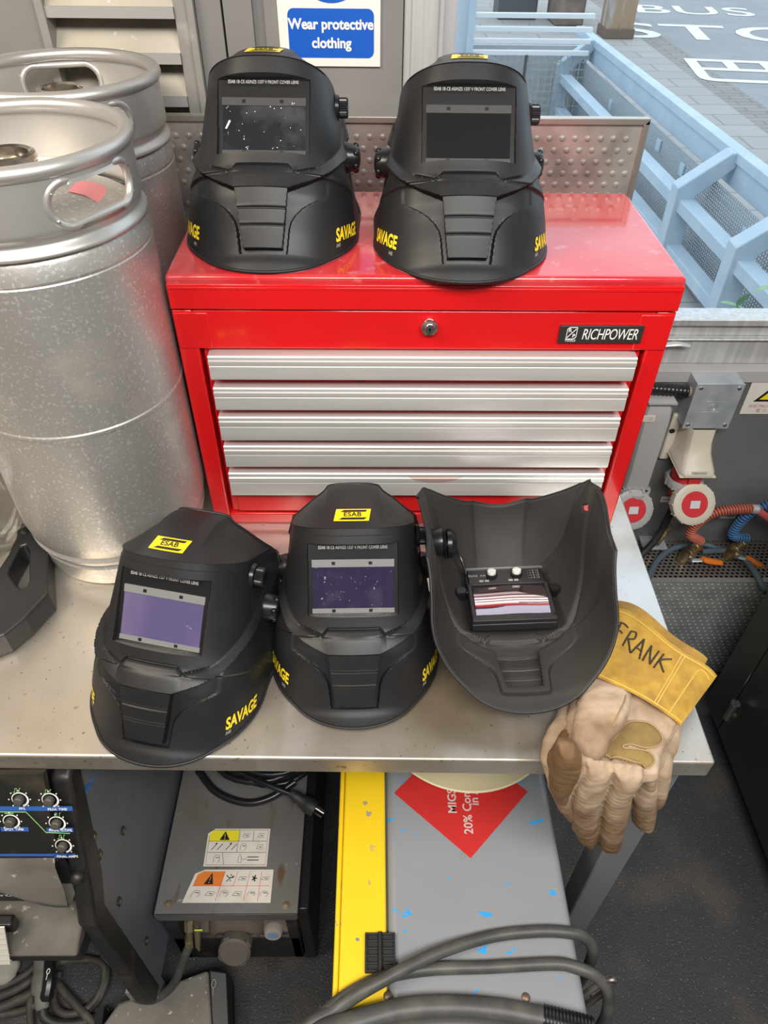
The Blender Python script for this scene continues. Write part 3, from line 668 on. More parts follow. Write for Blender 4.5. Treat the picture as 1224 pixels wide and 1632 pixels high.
def text_shell(mb, body, q0, z0, dq, dz, size, bold, shear, sp=1.0, align='LEFT'):
    v, f = text_geo(body, bold, shear, sp, align); l = math.hypot(dq, dz); c, s = dq/l, dz/l
    # subdivide the fill so that it follows the curve
    bm = bmesh.new(); vs_ = [bm.verts.new(p) for p in v]
    for q in f:
        try: bm.faces.new([vs_[i] for i in q])
        except ValueError: pass
    bmesh.ops.triangulate(bm, faces=bm.faces); 
    bmesh.ops.subdivide_edges(bm, edges=[e for e in bm.edges if e.calc_length() > .25], cuts=2, use_grid_fill=True); bm.verts.index_update()
    V = np.array([p.co[:] for p in bm.verts]); U, W = V[:, 0]*size, V[:, 1]*size
    q = q0+U*c-W*s; z = z0+U*s+W*c; x, y = shell(q, z, .0007)
    mb.add([(a, -b_, k) for a, b_, k in zip(x, y, z)], [tuple(p.index for p in fc.verts) for fc in bm.faces]); bm.free()
knob_m = M('knob_black', (.012, .012, .013), .28)
bar_m = M('lens_bar', (.30, .30, .30), .45)
bar_dark = M('lens_bar_dark', (.07, .07, .07), .45)
cover_m = clear_mat('cover_lens', (.93, .93, .93), 1.45, .015, .02)
def lens_mat(name, col, rough=.04, noise=None, metal=.0, spec=.9): return M(name, col, rough, metal, spec, noise=noise)
def ridged(mb, c, ax, r, h, n=26, ratio=.9):
    ax = Vector(ax).normalized(); u = ax.orthogonal().normalized(); w = ax.cross(u); c = Vector(c); P = []
    for hh, rr in ((0, .92), (.08, 1), (.85, 1), (1, .86)):
        P.append([c+ax*h*hh+(u*math.cos(a)+w*math.sin(a))*r*rr*(1 if k % 2 else ratio) for k, a in enumerate(np.linspace(0, 2*PI, n*2+1)[:-1])])
    o = len(mb.v); mb.grid(P, wrap=True); k = n*2
    mb.f.append(tuple(o+3*k+i for i in range(k))); mb.mi.append(0); mb.f.append(tuple(o+i for i in range(k))[::-1]); mb.mi.append(0)
def q_at(z, ydepth):     # column whose surface reaches a given depth on the side wall
    qs = np.linspace(.05, .299, 300); y = bil(YT, qs, np.full(300, z)); return float(qs[np.argmin(np.abs(y+ydepth))])
shell_proto = {}
inner_mat = M('helmet_inside', (.034, .031, .030), .58, spec=.4, noise=[(9, (.045, .041, .039), .45, .7, 4)])
def helmet(label, pos, yaw, filt, bar=None, dust=False, inner=False, rot=None, lean=LEAN, group='welding helmets'):
    t = thing('welding_helmet', label, 'welding helmet', pos, 0, group)
    R = rot if rot is not None else (Matrix.Rotation(yaw, 3, 'Z') @ Matrix.Rotation(-lean, 3, 'X'))
    t.rotation_mode = 'QUATERNION'; t.rotation_quaternion = R.to_quaternion()
    key = 'inner' if inner else 'std'
    if key not in shell_proto:
        s, e = shell_mesh(True) if inner else (SH, EDGE)
        o = s.build('shell', inner_mat if inner else shell_mat, t, smooth=28); m_ = o.modifiers.new('thick', 'SOLIDIFY'); m_.thickness = .0026; m_.offset = -1
        shell_proto[key] = o
        r = MB(); r.tube([Vector(p) for p in e], .0021, 8, closed=True); ro = r.build('shell_rim', shell_mat, o, smooth=60); shell_proto[key+'r'] = ro
    else:
        o = shell_proto[key].copy(); COL.objects.link(o); o.parent = t
        r = shell_proto[key+'r'].copy(); COL.objects.link(r); r.parent = o
    if not inner:
        # lens unit in the window
        mb = MB(); mb.box(-WX+.001, WX-.001, .0150, .0172, WZ0+.0005, WZ1-.0005); lu = mb.build('lens_cartridge', M('cartridge_black', (.014, .014, .015), .3) if 'cartridge_black' not in bpy.data.materials else bpy.data.materials['cartridge_black'], t, smooth=0)
        y0 = .0149
        mb = MB(); mb.box(-.0515, .0515, y0-.0006, y0+.001, .1525, .2055); mb.build('filter_glass', filt, lu, smooth=0)
        for za, zb in ((.2055, .2155), (.1462, .1525)):
            mb = MB(); mb.box(-.0525, .0525, y0-.0016, y0+.001, za, zb); bo = mb.build('filter_bar', bar or bar_m, lu, bevel=.0005)
            zc = (za+zb)/2
            for xx in (-.025, .022):
                mb = MB(); mb.box(xx-.0022, xx+.0022, y0-.0019, y0-.0015, zc-.0018, zc+.0022); mb.build('bar_slot', satin_black, bo, smooth=0)
        mb = MB(); mb.box(-WX+.0012, WX-.0012, .0092, .0100, WZ0+.0006, WZ1-.0006); cv = mb.build('cover_lens', cover_m, t, smooth=0)
        mb = MB(); text_on(mb, 'ESAB 1B CE AS/NZS 1337 V FRONT COVER LENS', (0, .0090, .2315), (1, 0, 0), (0, 0, 1),   .0056, bold=.014, sx=.73); mb.build('lens_print', grey_ink, cv, smooth=0)
        if dust:
            mb = MB(); 
            r_ = random.Random(3)
            for _ in range(24):
                px, pz, s = r_.uniform(-.05, .05), r_.uniform(.15, .208), r_.uniform(.0002, .0005)
                mb.box(px-s, px+s*r_.uniform(.6, 2.2), .0088, .0091, pz-s, pz+s)
            mb.prism([(-.0475, .0088, .176), (-.0455, .0088, .1755), (-.0405, .0088, .185), (-.0425, .0088, .186)], (0, .0003, 0))
            mb.build('lens_scratches', white_ink, cv, smooth=0)
        # dome badge
        mb = MB(); strip_on_dome(mb, -.0235, .0205, -.010, -.0205, .0235, .0115, .0007); bo = mb.build('badge', badge_y, t, smooth=60)
        mb = MB(); strip_on_dome(mb, -.017, .0145, -.0080, -.0125, .0185, -.0045, .0012); strip_on_dome(mb, -.0155, .0165, .0055, -.0105, .0185, .0092, .0012)
        v, f = text_geo('ESAB', .02, 0, 1.05, 'CENTER'); mb.add([on_dome(p[0]*.0095*1.05, .0008+p[1]*.0105, .0012) for p in v], f)
        mb.build('badge_lettering', black_ink, bo, smooth=0)
        mb = MB(); text_shell(mb, 'SAVAGE', .106, .0540, 1, .30, .0215, .035, .30)
        mb.build('side_lettering', yellow_ink, t, smooth=0)
        mb = MB(); text_shell(mb, 'A40', .108, .0425, 1, .30, .0070, .01, .2); mb.build('model_lettering', grey_ink, t, smooth=0)
        mb = MB(); text_shell(mb, 'SAVAGE', -.176, .0765, 1, -.30, .0215, .035, .0)
        mb.build('side_lettering', yellow_ink, t, smooth=0)
        mb = MB(); text_shell(mb, 'A40', -.124, .0465, 1, -.30, .0070, .01, .0); mb.build('model_lettering', grey_ink, t, smooth=0)
    # knobs on the cheeks
    z = .236; q = q_at(z, .085); x, y, nx, ny = [float(k) for k in shell_base(q, z)]
    mb = MB(); mb.cyl((x-.001, -y, z), (x+.0035, -y, z), .0165, .015, 32); fl = mb.build('dial_flange', knob_m, t)
    mb = MB(); ridged(mb, (x+.0035, -y, z), (1, 0, 0), .0125, .012); mb.build('dial_knob', knob_m, fl, smooth=20)
    for sgn in (1, -1):
        z = .188; q = q_at(z, .126); x, y = [float(k) for k in shell_base(q, z)][:2]; x += .0005
        mb = MB(); mb.lathe([(.020, 0), (.020, .004), (.0185, .008), (.0175, .016), (.015, .020), (.008, .0225), (.0004, .023)], 30, Matrix.Translation((sgn*x, -y, z)) @ Matrix.Rotation(sgn*PI/2, 4, 'Y'))
        po = None
        if not (inner and sgn == -1): po = mb.build('pivot_knob', knob_m, t, smooth=30)
        if po:
            mb = MB()
            for k in range(6):
                a = k*PI/3; mb.ball((sgn*(x+.0165), -y+.0155*math.cos(a), z+.0155*math.sin(a)), .0045, 8)
            mb.build('knob_grip', knob_m, po, smooth=60)
    return t
purple = lens_mat('lens_pale_purple', (.14, .112, .26), .10, [(14, (.22, .18, .34), .40, .62, 4, (1, 1, .25)), (60, (.5, .47, .6), .70, .74, 3)])
violet = lens_mat('lens_dark_violet', (.032, .021, .070), .10, [(40, (.06, .045, .10), .55, .72, 4), (240, (.5, .48, .55), .70, .72, 2)])
dusty = lens_mat('lens_dusty_black', (.018, .019, .026), .12, [(22, (.09, .09, .10), .50, .74, 6), (300, (.25, .25, .27), .72, .75, 2)])
clean = lens_mat('lens_clean_black', (.003, .003, .006), .03)
H_LL = helmet('black welding helmet at the front left of the bench, turned left, with pale purple lens', (-.351, -.428, .003), math.radians(-12.5), purple)
H_LM = helmet('black welding helmet facing forward in the middle of the bench, dark violet lens', (-.0905, -.380, .003), math.radians(1), violet)
H_UL = helmet('black welding helmet with dusty scratched lens, on the left of the red tool chest', (-.2065, .002, TH+.003), math.radians(-1), dusty, bar_dark, dust=True)
H_UR = helmet('black welding helmet with clean black lens, on the right of the red tool chest', (.048, -.024, TH+.003), math.radians(-.5), clean, bar_dark)
# fifth helmet lying on its face, its inside open to the viewer
Rin = Matrix(((-1, 0, 0), (0, 0, 1), (0, 1, 0)))       # columns follow x, y, z of the face frame
Rin = Matrix((Vector((-1, 0, 0)), Vector((0, 0, 1)), Vector((0, 1, 0)))).transposed()
Rin = Matrix.Rotation(math.radians(-7.5), 3, 'X') @ Matrix.Rotation(math.radians(-3), 3, 'Y') @ Rin
H_IN = helmet('black welding helmet lying on its face with its hollow inside and auto-darkening unit showing', (.1255, -.3845, .046), 0, clean, inner=True, rot=Rin)
# inside fittings (face frame): darkening unit, controls, thumb screws, label
unit = MB(); unit.box(-.058, .058, .020, .033, .122, .226); un = unit.build('darkening_unit', black_plastic, H_IN, bevel=.002)
mb = MB(); mb.hexa([(-.054, .033, .198), (.054, .033, .198), (-.054, .039, .198), (.054, .039, .198), (-.054, .033, .229), (.054, .033, .229), (-.054, .039, .229), (.054, .039, .229)]); cp = mb.build('control_panel', satin_black, un, bevel=.001)
mb = MB()
text_on(mb, 'ESAB  A40', (.040, .0393, .215), (-1, 0, 0), (0, 0, 1), .0062, bold=.01)
for k in range(4): text_on(mb, '- + 9 13', (-.040, .0393, .2225-.0052*k), (-1, 0, 0), (0, 0, 1), .0052)
for xx in (.036, .028, -.006, -.014): mb.box(xx-.003, xx+.003, .0392, .0394, .2015, .2055)
mb.build('panel_print', grey_ink, cp, smooth=0)
wk = M('white_knob', (.62, .62, .61), .4)
for xx in (.020, -.016):
    mb = MB(); ridged(mb, (xx, .039, .216), (0, 1, 0), .0085, .004, 18, .94); ko = mb.build('shade_knob', satin_black, cp, smooth=20)
    mb = MB(); mb.cyl((xx, .043, .216), (xx, .0475, .216), .0066, .006, 24); mb.box(xx-.0062, xx+.0062, .0475, .0488, .2145, .2175); mb.build('knob_cap', wk, ko, bevel=.0006)
mb = MB(); mb.box(-.0555, .0555, .037, .0405, .2285, .2315); mb.build('panel_edge', M('edge_grey', (.30, .30, .30), .3, .6), cp, smooth=0)
P = [[(x, .0375+.0045*math.sin(PI*(z_-.136)/.058)+.0008*math.sin(60*x+2), z_) for x in np.linspace(.0505, -.0505, 15)] for z_ in np.linspace(.136, .194, 15)]
mb = MB(); mb.grid(P); mb.build('inner_lens', M('mirror_lens', (.55, .42, .45), .06, 1), un, smooth=60)
mb = MB()
for a in ((-.057, -.051, .128, .198), (.051, .057, .128, .198), (-.057, .057, .122, .134), (-.057, .057, .1955, .1985)): mb.box(a[0], a[1], .033, .040, a[2], a[3])
mb.build('lens_frame', black_plastic, un, bevel=.001)
for xx in (.066, -.066):
    mb = MB(); ridged(mb, (xx, .022, .190), (0, 1, 0), .0085, .014, 14, .84); so = mb.build('thumb_screw', knob_m, H_IN, smooth=20)
    mb = MB(); xs = sorted((xx, xx*.8)); mb.box(xs[0], xs[1], .030, .033, .187, .192); mb.build('spring_clip', bright_steel, so, smooth=0)
x, y, nx, ny = [float(k) for k in shell_base(q_at(.236, .085), .236)]
mb = MB(); mb.lathe([(.021, 0), (.021, .006), (.017, .010), (.014, .013), (.0004, .0135)], 32, Matrix.Translation((x-.003, -y, .236)) @ Matrix.Rotation(-PI/2, 4, 'Y')); dk = mb.build('dial_housing', knob_m, H_IN, smooth=30)
mb = MB(); mb.tube(spline([(x-.008, -y-.004, .245), (.072, .070, .252), (.062, .050, .245), (.055, .034, .226)], 8), .0022, 8); mb.build('dial_cable', satin_black, dk)
zc = .030; x0, y0_ = shell(np.array([0.]), np.array([zc]))
mb = MB(); mb.box(-.0155, .0155, .0062, .0075, .022, .030); lbo = mb.build('inside_label', M('inside_label', (.78, .74, .68), .5), H_IN)
# ================================================================ WELDING GLOVES
def glove_leather(name, a, b, dirt, seed):
    """leather with worn brown grime held in the 'grime' attribute of the mesh and broken up by noise"""
    mt = bpy.data.materials.new(name); mt.use_nodes = True; nt = mt.node_tree; bs = nt.nodes['Principled BSDF']; N = nt.nodes.new; L = nt.links.new
    tc = N('ShaderNodeTexCoord'); n1 = N('ShaderNodeTexNoise'); n1.inputs['Scale'].default_value = 26; n1.inputs['Detail'].default_value = 5
    n2 = N('ShaderNodeTexNoise'); n2.inputs['Scale'].default_value = 60+seed; n2.inputs['Detail'].default_value = 5
    L(tc.outputs['Object'], n1.inputs['Vector']); L(tc.outputs['Object'], n2.inputs['Vector'])
    def mr(s, lo, hi):
        m_ = N('ShaderNodeMapRange'); m_.inputs[1].default_value = lo; m_.inputs[2].default_value = hi; L(s, m_.inputs[0]); return m_.outputs[0]
    def mx(f, p, q):
        m_ = N('ShaderNodeMix'); m_.data_type = 'RGBA'; L(f, m_.inputs[0])
        for i, v in ((6, p), (7, q)):
            if isinstance(v, tuple): m_.inputs[i].default_value = (*v, 1)
            else: L(v, m_.inputs[i])
        return m_.outputs[2]
    at = N('ShaderNodeAttribute'); at.attribute_name = 'grime'
    add = N('ShaderNodeMath'); add.operation = 'ADD'; L(at.outputs['Fac'], add.inputs[0])
    sub = N('ShaderNodeMath'); sub.operation = 'MULTIPLY_ADD'; L(n1.outputs[0], sub.inputs[0]); sub.inputs[1].default_value = 1.3; sub.inputs[2].default_value = -.65; L(sub.outputs[0], add.inputs[1])
    c = mx(mr(n2.outputs[0], .42, .70), a, b); c = mx(mr(add.outputs[0], .15, .95), c, dirt); L(c, bs.inputs['Base Color'])
    bs.inputs['Roughness'].default_value = .72
    bp = N('ShaderNodeBump'); bp.inputs['Strength'].default_value = .25; bp.inputs['Distance'].default_value = .003
    n3 = N('ShaderNodeTexNoise'); n3.inputs['Scale'].default_value = 95; n3.inputs['Detail'].default_value = 6; L(tc.outputs['Object'], n3.inputs['Vector']); L(n3.outputs[0], bp.inputs['Height']); L(bp.outputs[0], bs.inputs['Normal'])
    return mt
hide = glove_leather('pale_hide', (.50, .37, .26), (.40, .285, .185), (.17, .095, .042), 0)
gold = glove_leather('gold_suede', (.50, .29, .035), (.40, .21, .020), (.17, .10, .035), 9)
patch_m = glove_leather('patch_suede', (.27, .175, .05), (.22, .14, .04), (.12, .08, .03), 4)
seam_m = M('stitch_seam', (.34, .23, .11), .7); seam_gold = M('gold_stitch', (.62, .42, .08), .7); crease_m = M('crease_dark', (.16, .09, .05), .8)
def capsule(mb, a, b, ra, rb, flat=1.0):
    a, b = Vector(a), Vector(b); n = max(2, int((b-a).length/min(ra, rb)*3.4))
    for i in range(n+1): t = i/n; r = ra+(rb-ra)*t; mb.ball(a.lerp(b, t), (r, r, r*flat), 14)
def chain(mb, pts, flat=1.0):
    for (a, ra), (b, rb) in zip(pts, pts[1:]): capsule(mb, a, b, ra, rb, flat)
from mathutils import noise as mnoise
def noise_skin(me):
    nv = [v.normal.copy() for v in me.vertices]; out = []
    for v, nn in zip(me.vertices, nv):
        c = v.co; k = mnoise.noise(c*60)*.0010+(.35-abs(mnoise.noise(Vector((c.x*40, c.y*40+3, c.z*120)))))*.0012
        out += list(c+nn*k)
    me.vertices.foreach_set('co', out); me.update()
def blob(name, mb, mat, parent, grime, vox=.0026, it=5):
    o = mb.build(name, mat, parent); r = o.modifiers.new('r', 'REMESH'); r.mode = 'VOXEL'; r.voxel_size = vox; r.use_smooth_shade = True
    s = o.modifiers.new('s', 'SMOOTH'); s.factor = .5; s.iterations = it
    dg = bpy.context.evaluated_depsgraph_get(); me = bpy.data.meshes.new_from_object(o.evaluated_get(dg)); old = o.data
    o.modifiers.clear(); o.data = me; bpy.data.meshes.remove(old); me.name = name
    me.polygons.foreach_set('use_smooth', [True]*len(me.polygons))
    noise_skin(me)
    at = me.attributes.new('grime', 'FLOAT', 'POINT'); at.data.foreach_set('value', [grime(v.co) for v in me.vertices]); return o
def add_grime(o, fn):
    at = o.data.attributes.new('grime', 'FLOAT', 'POINT'); at.data.foreach_set('value', [fn(v.co) for v in o.data.vertices])
def Zp(px, py, z): return uz(px, py, z)
def Yp(px, py, y): return uy(px, py, y)
# ---- under glove (mostly covered)
G2 = thing('welding_glove', 'mostly hidden leather gauntlet lying underneath the one with the lettered yellow cuff', 'glove', (0, 0, 0), 0, 'pair of leather welding gauntlets')
mb = MB()
chain(mb, [(Zp(930, 1090, .014), .013), (Zp(885, 1185, .014), .016), (Zp(880, 1208, .010), .015)], .8)
chain(mb, [(Zp(985, 1110, .013), .013), (Zp(950, 1190, .013), .013)], .8)
chain(mb, [(Zp(1030, 1120, .012), .012), (Zp(1000, 1200, .012), .012)], .8)
chain(mb, [(Zp(1075, 1130, .013), .013), (Zp(1062, 1195, .013), .013)], .8)
for t0 in range(4):
    a, b_ = [(935, 1100), (985, 1120)][t0 % 2], [(1060, 1130), (1055, 1190)][t0 % 2]; capsule(mb, Zp(*a, .012), Zp(*b_, .012), .012, .012, .8)
chain(mb, [(Zp(880, 1205, .010), .014), (Yp(890, 1250, -.447), .0135), (Yp(903, 1282, -.452), .0125), (Yp(915, 1300, -.453), .0105)])
chain(mb, [(Zp(1058, 1195, .012), .012), (Yp(1056, 1232, -.446), .011), (Yp(1051, 1262, -.450), .0105), (Yp(1046, 1280, -.450), .0095)])
chain(mb, [(Zp(960, 1195, .010), .012), (Yp(955, 1240, -.446), .012), (Yp(950, 1285, -.449), .011)])
chain(mb, [(Zp(1005, 1200, .010), .012), (Yp(1003, 1240, -.446), .012), (Yp(995, 1280, -.449), .011)])
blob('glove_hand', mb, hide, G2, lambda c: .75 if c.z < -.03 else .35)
def cuff_fn(TL, TR, BR_, BL, z, bulge, wave):
    TL, TR, BR_, BL = [Vector(p) for p in (TL, TR, BR_, BL)]
    def f(u, v, side=1):
        p = (TL*(1-u)+TR*u)*(1-v)+(BL*(1-u)+BR_*u)*v
        ax = (TL-BL).normalized()
        p = p+ax*(wave*math.sin(2*PI*u*.95+.3)*(1-v))
        e = (1-abs(2*u-1)**5)
        return Vector((p.x, p.y, p.z+side*bulge*e*(1-.45*v)+.0022*math.sin(7*u+4*v)*e))
    return f
def cuff_mesh(f, nu=44, nv=18, lip=.0025):
    mb = MB(); P = []
    for j in range(nv+1):
        v = j/nv; row = [f(i/nu, v, 1) for i in range(nu+1)]+[f(1-i/nu, v, -1) for i in range(nu+1)]; P.append(row)
    mb.grid(P, wrap=True); Q = [[a.lerp(sum(r, Vector())/len(r), .0) for a in r] for r in [P[0]]]
    inner = []
    for v, dz in ((0, 1), (.35, 1)):
        row = [f(.02+.96*i/nu, v+.0, 1)-Vector((0, 0, lip)) for i in range(nu+1)]+[f(.98-.96*i/nu, v, -1)+Vector((0, 0, lip)) for i in range(nu+1)]; inner.append(row)
    mb.grid([inner[1], inner[0], P[0]], wrap=True)
    return mb
c2 = cuff_fn(Zp(985, 958, .016), Zp(1128, 1050, .012), Zp(1080, 1140, .012), Zp(940, 1070, .014), 0, .008, .004)
o = cuff_mesh(c2).build('gauntlet_cuff', gold, G2, smooth=60); add_grime(o, lambda c: .5)
# ---- upper glove
G1 = thing('welding_glove', 'worn leather gauntlet with lettered yellow cuff, fingers hanging over the bench edge', 'glove', (0, 0, 0), 0, 'pair of leather welding gauntlets')
mb = MB()
def ph(pts): return [(850+x*.26144, 960+y*.26144) for x, y in pts]
def pillow(mb, outline, to3, nrm, H, w, step=2.2):
    """a stuffed leather piece: the outline (photo pixels) laid on a plane, rounded off towards its rim"""
    O = np.array(outline, float); x0, y0 = O.min(0)-step; x1, y1 = O.max(0)+step
    xs, ys = np.arange(x0, x1+step, step), np.arange(y0, y1+step, step); X, Y = np.meshgrid(xs, ys, indexing='ij')
    ins = np.zeros(X.shape, bool); D = np.full(X.shape, 1e9)
    for (ax_, ay), (bx, by) in zip(O, np.roll(O, -1, 0)):
        c = (ay > Y) != (by > Y); ins ^= c & (X < (bx-ax_)*(Y-ay)/((by-ay) if by != ay else 1e-9)+ax_)
        t = np.clip(((X-ax_)*(bx-ax_)+(Y-ay)*(by-ay))/max(1e-9, (bx-ax_)**2+(by-ay)**2), 0, 1)
        D = np.minimum(D, np.hypot(X-ax_-t*(bx-ax_), Y-ay-t*(by-ay)))
    D = np.where(ins, D, 0); h = H*np.sqrt(1-(1-np.clip(D/w, 0, 1))**2)+.0004; n = Vector(nrm).normalized(); ids = {}
    def vid(i, j, s_):
        if (i, j, s_) not in ids: ids[i, j, s_] = len(mb.v); mb.v.append(tuple(Vector(to3(float(X[i, j]), float(Y[i, j])))+n*float(h[i, j])*s_))
        return ids[i, j, s_]
    cell = ins[:-1, :-1]|ins[1:, :-1]|ins[:-1, 1:]|ins[1:, 1:]
    def q(*k): mb.f.append(k); mb.mi.append(mb.cur)
    for i, j in zip(*np.nonzero(cell)):
        q(vid(i, j, 1), vid(i, j+1, 1), vid(i+1, j+1, 1), vid(i+1, j, 1)); q(vid(i, j, -1), vid(i+1, j, -1), vid(i+1, j+1, -1), vid(i, j+1, -1))
        for (di, dj, a_, b_) in ((-1, 0, (0, 0), (0, 1)), (1, 0, (1, 1), (1, 0)), (0, -1, (1, 0), (0, 0)), (0, 1, (0, 1), (1, 1))):
            ii, jj = i+di, j+dj
            if not (0 <= ii < cell.shape[0] and 0 <= jj < cell.shape[1] and cell[ii, jj]):
                p_, r_ = (i+a_[0], j+a_[1]), (i+b_[0], j+b_[1]); q(vid(*p_, 1), vid(*p_, -1), vid(*r_, -1), vid(*r_, 1))
palm = ph([(330, 430), (590, 545), (760, 625), (915, 715), (868, 780), (835, 850), (805, 885), (778, 960), (756, 1085), (660, 1090), (480, 1080), (330, 1040), (235, 1000), (200, 900), (205, 700), (225, 600), (285, 510)])
pillow(mb, palm, lambda x, y: uz(x, y, .030), (0, 0, 1), .017, 24)
FN = (0, -1, .12)
def hang(dy): return lambda x, y: uy(x, y, -.457+dy)
for pts, dy, H in (([(320, 950), (480, 985), (472, 1040), (432, 1140), (410, 1200), (398, 1300), (388, 1420), (365, 1472), (330, 1482), (272, 1432), (240, 1370), (232, 1250), (250, 1120), (285, 1030)], .0, .0165),
                   ([(486, 985), (670, 1010), (655, 1075), (600, 1150), (578, 1290), (545, 1380), (532, 1470), (505, 1503), (430, 1500), (398, 1470), (393, 1390), (412, 1280), (428, 1180), (468, 1080)], -.003, .0165),
                   ([(672, 1010), (757, 1015), (748, 1200), (740, 1320), (724, 1375), (690, 1390), (640, 1370), (605, 1330), (600, 1220), (598, 1150), (640, 1090)], .004, .0145),
                   ([(120, 930), (150, 850), (245, 860), (300, 940), (330, 1000), (290, 1045), (245, 1095), (212, 1180), (180, 1210), (130, 1185), (102, 1130), (96, 1060)], .004, .0165)):
    pillow(mb, ph(pts), hang(dy), FN, H, 19)
for a, b_, ra, rb in (((905, 1195), (1040, 1212), .0150, .0135), ((912, 1180), (893, 1212), .017, .0165)): capsule(mb, Zp(*a, .024), Zp(*b_, .022), ra, rb, 1.0)
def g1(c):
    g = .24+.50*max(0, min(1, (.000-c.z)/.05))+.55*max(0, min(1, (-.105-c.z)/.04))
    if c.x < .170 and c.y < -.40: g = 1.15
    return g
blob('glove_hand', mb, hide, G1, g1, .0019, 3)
mb = MB()   # thumb panel folded flat across the palm
pillow(mb, ph([(330, 400), (470, 420), (600, 500), (592, 640), (562, 740), (490, 830), (445, 920), (385, 972), (310, 962), (250, 905), (224, 840), (245, 740), (270, 640), (285, 510)]), lambda x, y: uz(x, y, .038+.025*max(0, min(1, (y-1078)/62))), (0, 0, 1), .0125, 22)
blob('thumb', mb, hide, G1, lambda c: .10+.6*max(0, min(1, (-.388-c.y)/.03)), .0022, 4)
c1 = cuff_fn(Zp(962, 970, .040), Zp(1143, 1077, .036), Zp(1085, 1156, .046), Zp(926, 1070, .058), 0, .0155, .0065)
o = cuff_mesh(c1).build('gauntlet_cuff', gold, G1, smooth=60); add_grime(o, lambda c: .22)
mb = MB()
for v0 in (.06, .965): mb.tube([c1(u, v0)+Vector((0, 0, .0006)) for u in np.linspace(.02, .99, 40)], .0011, 6)
for u0, u1 in ((.70, .71), (.725, .735)): mb.tube([c1(u0+(u1-u0)*v, v)+Vector((0, 0, .0002)) for v in np.linspace(.04, .98, 24)], .0010, 6)
mb.tube([c1(.86+.0*v, v)+Vector((0, 0, .0002)) for v in np.linspace(.2, .98, 20)], .0010, 6)
mb.tube(spline([c1(.86, .2), c1(.875, .13), c1(.92, .12), c1(.97, .16)], 6), .0010, 6)
mb.build('cuff_seam', seam_gold, bpy.data.objects[o.name])
# name written on the cuff in marker
def stroke(mb, pts, r=.00125):
    P = [c1(u, v)+Vector((0, 0, .0006)) for u, v in pts]; S = spline(P, 6); mb.tube(S, [r*(.7+.5*abs(math.sin(i*1.7))) for i in range(len(S))], 6)
ink = MB()
def letter(u0, v0, w, h, strokes):
    for s in strokes: stroke(ink, [(u0+w*a, v0+h*b) for a, b in s])
letter(.162, .20, .085, .27, [[(.25, .0), (.15, .5), (.05, 1.0)], [(.05, .05), (.5, .02), (1.0, .10)], [(-.25, .55), (.3, .45), (.7, .50)]])
letter(.262, .22, .075, .27, [[(.25, .1), (.1, .55), (.0, .95)], [(.2, .1), (.8, .0), (.9, .3), (.3, .5)], [(.3, .5), (.65, .75), (1.1, 1.05)]])
letter(.350, .22, .085, .28, [[(.6, .0), (.3, .5), (.0, .95)], [(.6, .0), (.75, .45), (.95, 1.0)], [(.1, .62), (.5, .6), (.9, .62)]])
letter(.452, .22, .085, .28, [[(.1, 1.0), (.15, .5), (.25, .05)], [(.25, .05), (.5, .5), (.85, .95)], [(.85, .95), (.95, .5), (1.05, .05)]])
letter(.560, .22, .095, .28, [[(.25, .0), (.15, .5), (.05, 1.0)], [(1.0, .0), (.5, .25), (.2, .45)], [(.2, .45), (.55, .7), (.95, .95)]])
ink.build('marker_lettering', M('marker_ink', (.045, .03, .012), .6), bpy.data.objects[o.name])
# palm patch laid on the hand
hb = bvh_of([k for k in G1.children if k.name.startswith('glove_hand')][0])
def drape(p, lift):
    hit = hb.ray_cast(Vector((p.x, p.y, .3)), Vector((0, 0, -1)))
    return (hit[0]+hit[1]*lift) if hit[0] is not None else Vector((p.x, p.y, .05))
def patch(name, outline, mat, lift=.0012, cuts=3):
    def inside(x, y):
        c = False
        for (x1, y1), (x2, y2) in zip(outline, outline[1:]+outline[:1]):
            if (y1 > y) != (y2 > y) and x < (x2-x1)*(y-y1)/(y2-y1)+x1: c = not c
        return c
    xs = np.arange(min(p[0] for p in outline), max(p[0] for p in outline)+1.4, 1.4); ys = np.arange(min(p[1] for p in outline), max(p[1] for p in outline)+1.4, 1.4)
    mb = MB(); ids = {}
    def vid(i, j):
        if (i, j) not in ids: ids[i, j] = len(mb.v); mb.v.append(tuple(drape(uz(float(xs[i]), float(ys[j]), .055), lift)))
        return ids[i, j]
    for i in range(len(xs)-1):
        for j in range(len(ys)-1):
            if inside(xs[i]+.7, ys[j]+.7): mb.f.append((vid(i, j), vid(i, j+1), vid(i+1, j+1), vid(i+1, j))); mb.mi.append(0)
    o = mb.build(name, mat, G1, smooth=80, recalc=True); add_grime(o, lambda c: .3)
    s = o.modifiers.new('thick', 'SOLIDIFY'); s.thickness = .0020; s.offset = 0; return o
E_ = ph([(440, 900), (490, 830), (560, 740), (600, 715), (680, 715), (740, 740), (785, 790), (788, 825), (750, 862), (690, 874), (610, 856), (560, 858), (552, 867), (575, 877), (680, 888), (722, 908), (742, 940), (732, 968), (690, 984), (620, 978), (540, 958), (440, 925)])
po = patch('palm_patch', E_, patch_m)
S = spline([(Vector((x, y, 0))) for x, y in E_], 4, closed=True)
mb = MB(); mb.tube([drape(uz(p.x, p.y, .055), .0030) for p in S], .0012, 6, closed=True); mb.build('patch_seam', seam_m, po)
tb_ = [k for k in G1.children if k.name.startswith('thumb')][0]; hb = bvh_of(tb_)
mb = MB(); mb.tube([drape(uz(x, y, .06), .0004) for x, y in [(p.x, p.y) for p in spline([Vector(q) for q in ((996, 1112, 0), (990, 1130, 0), (980, 1150, 0), (972, 1168, 0))], 6)]], .0012, 6)
mb.build('thumb_seam', seam_m, tb_)
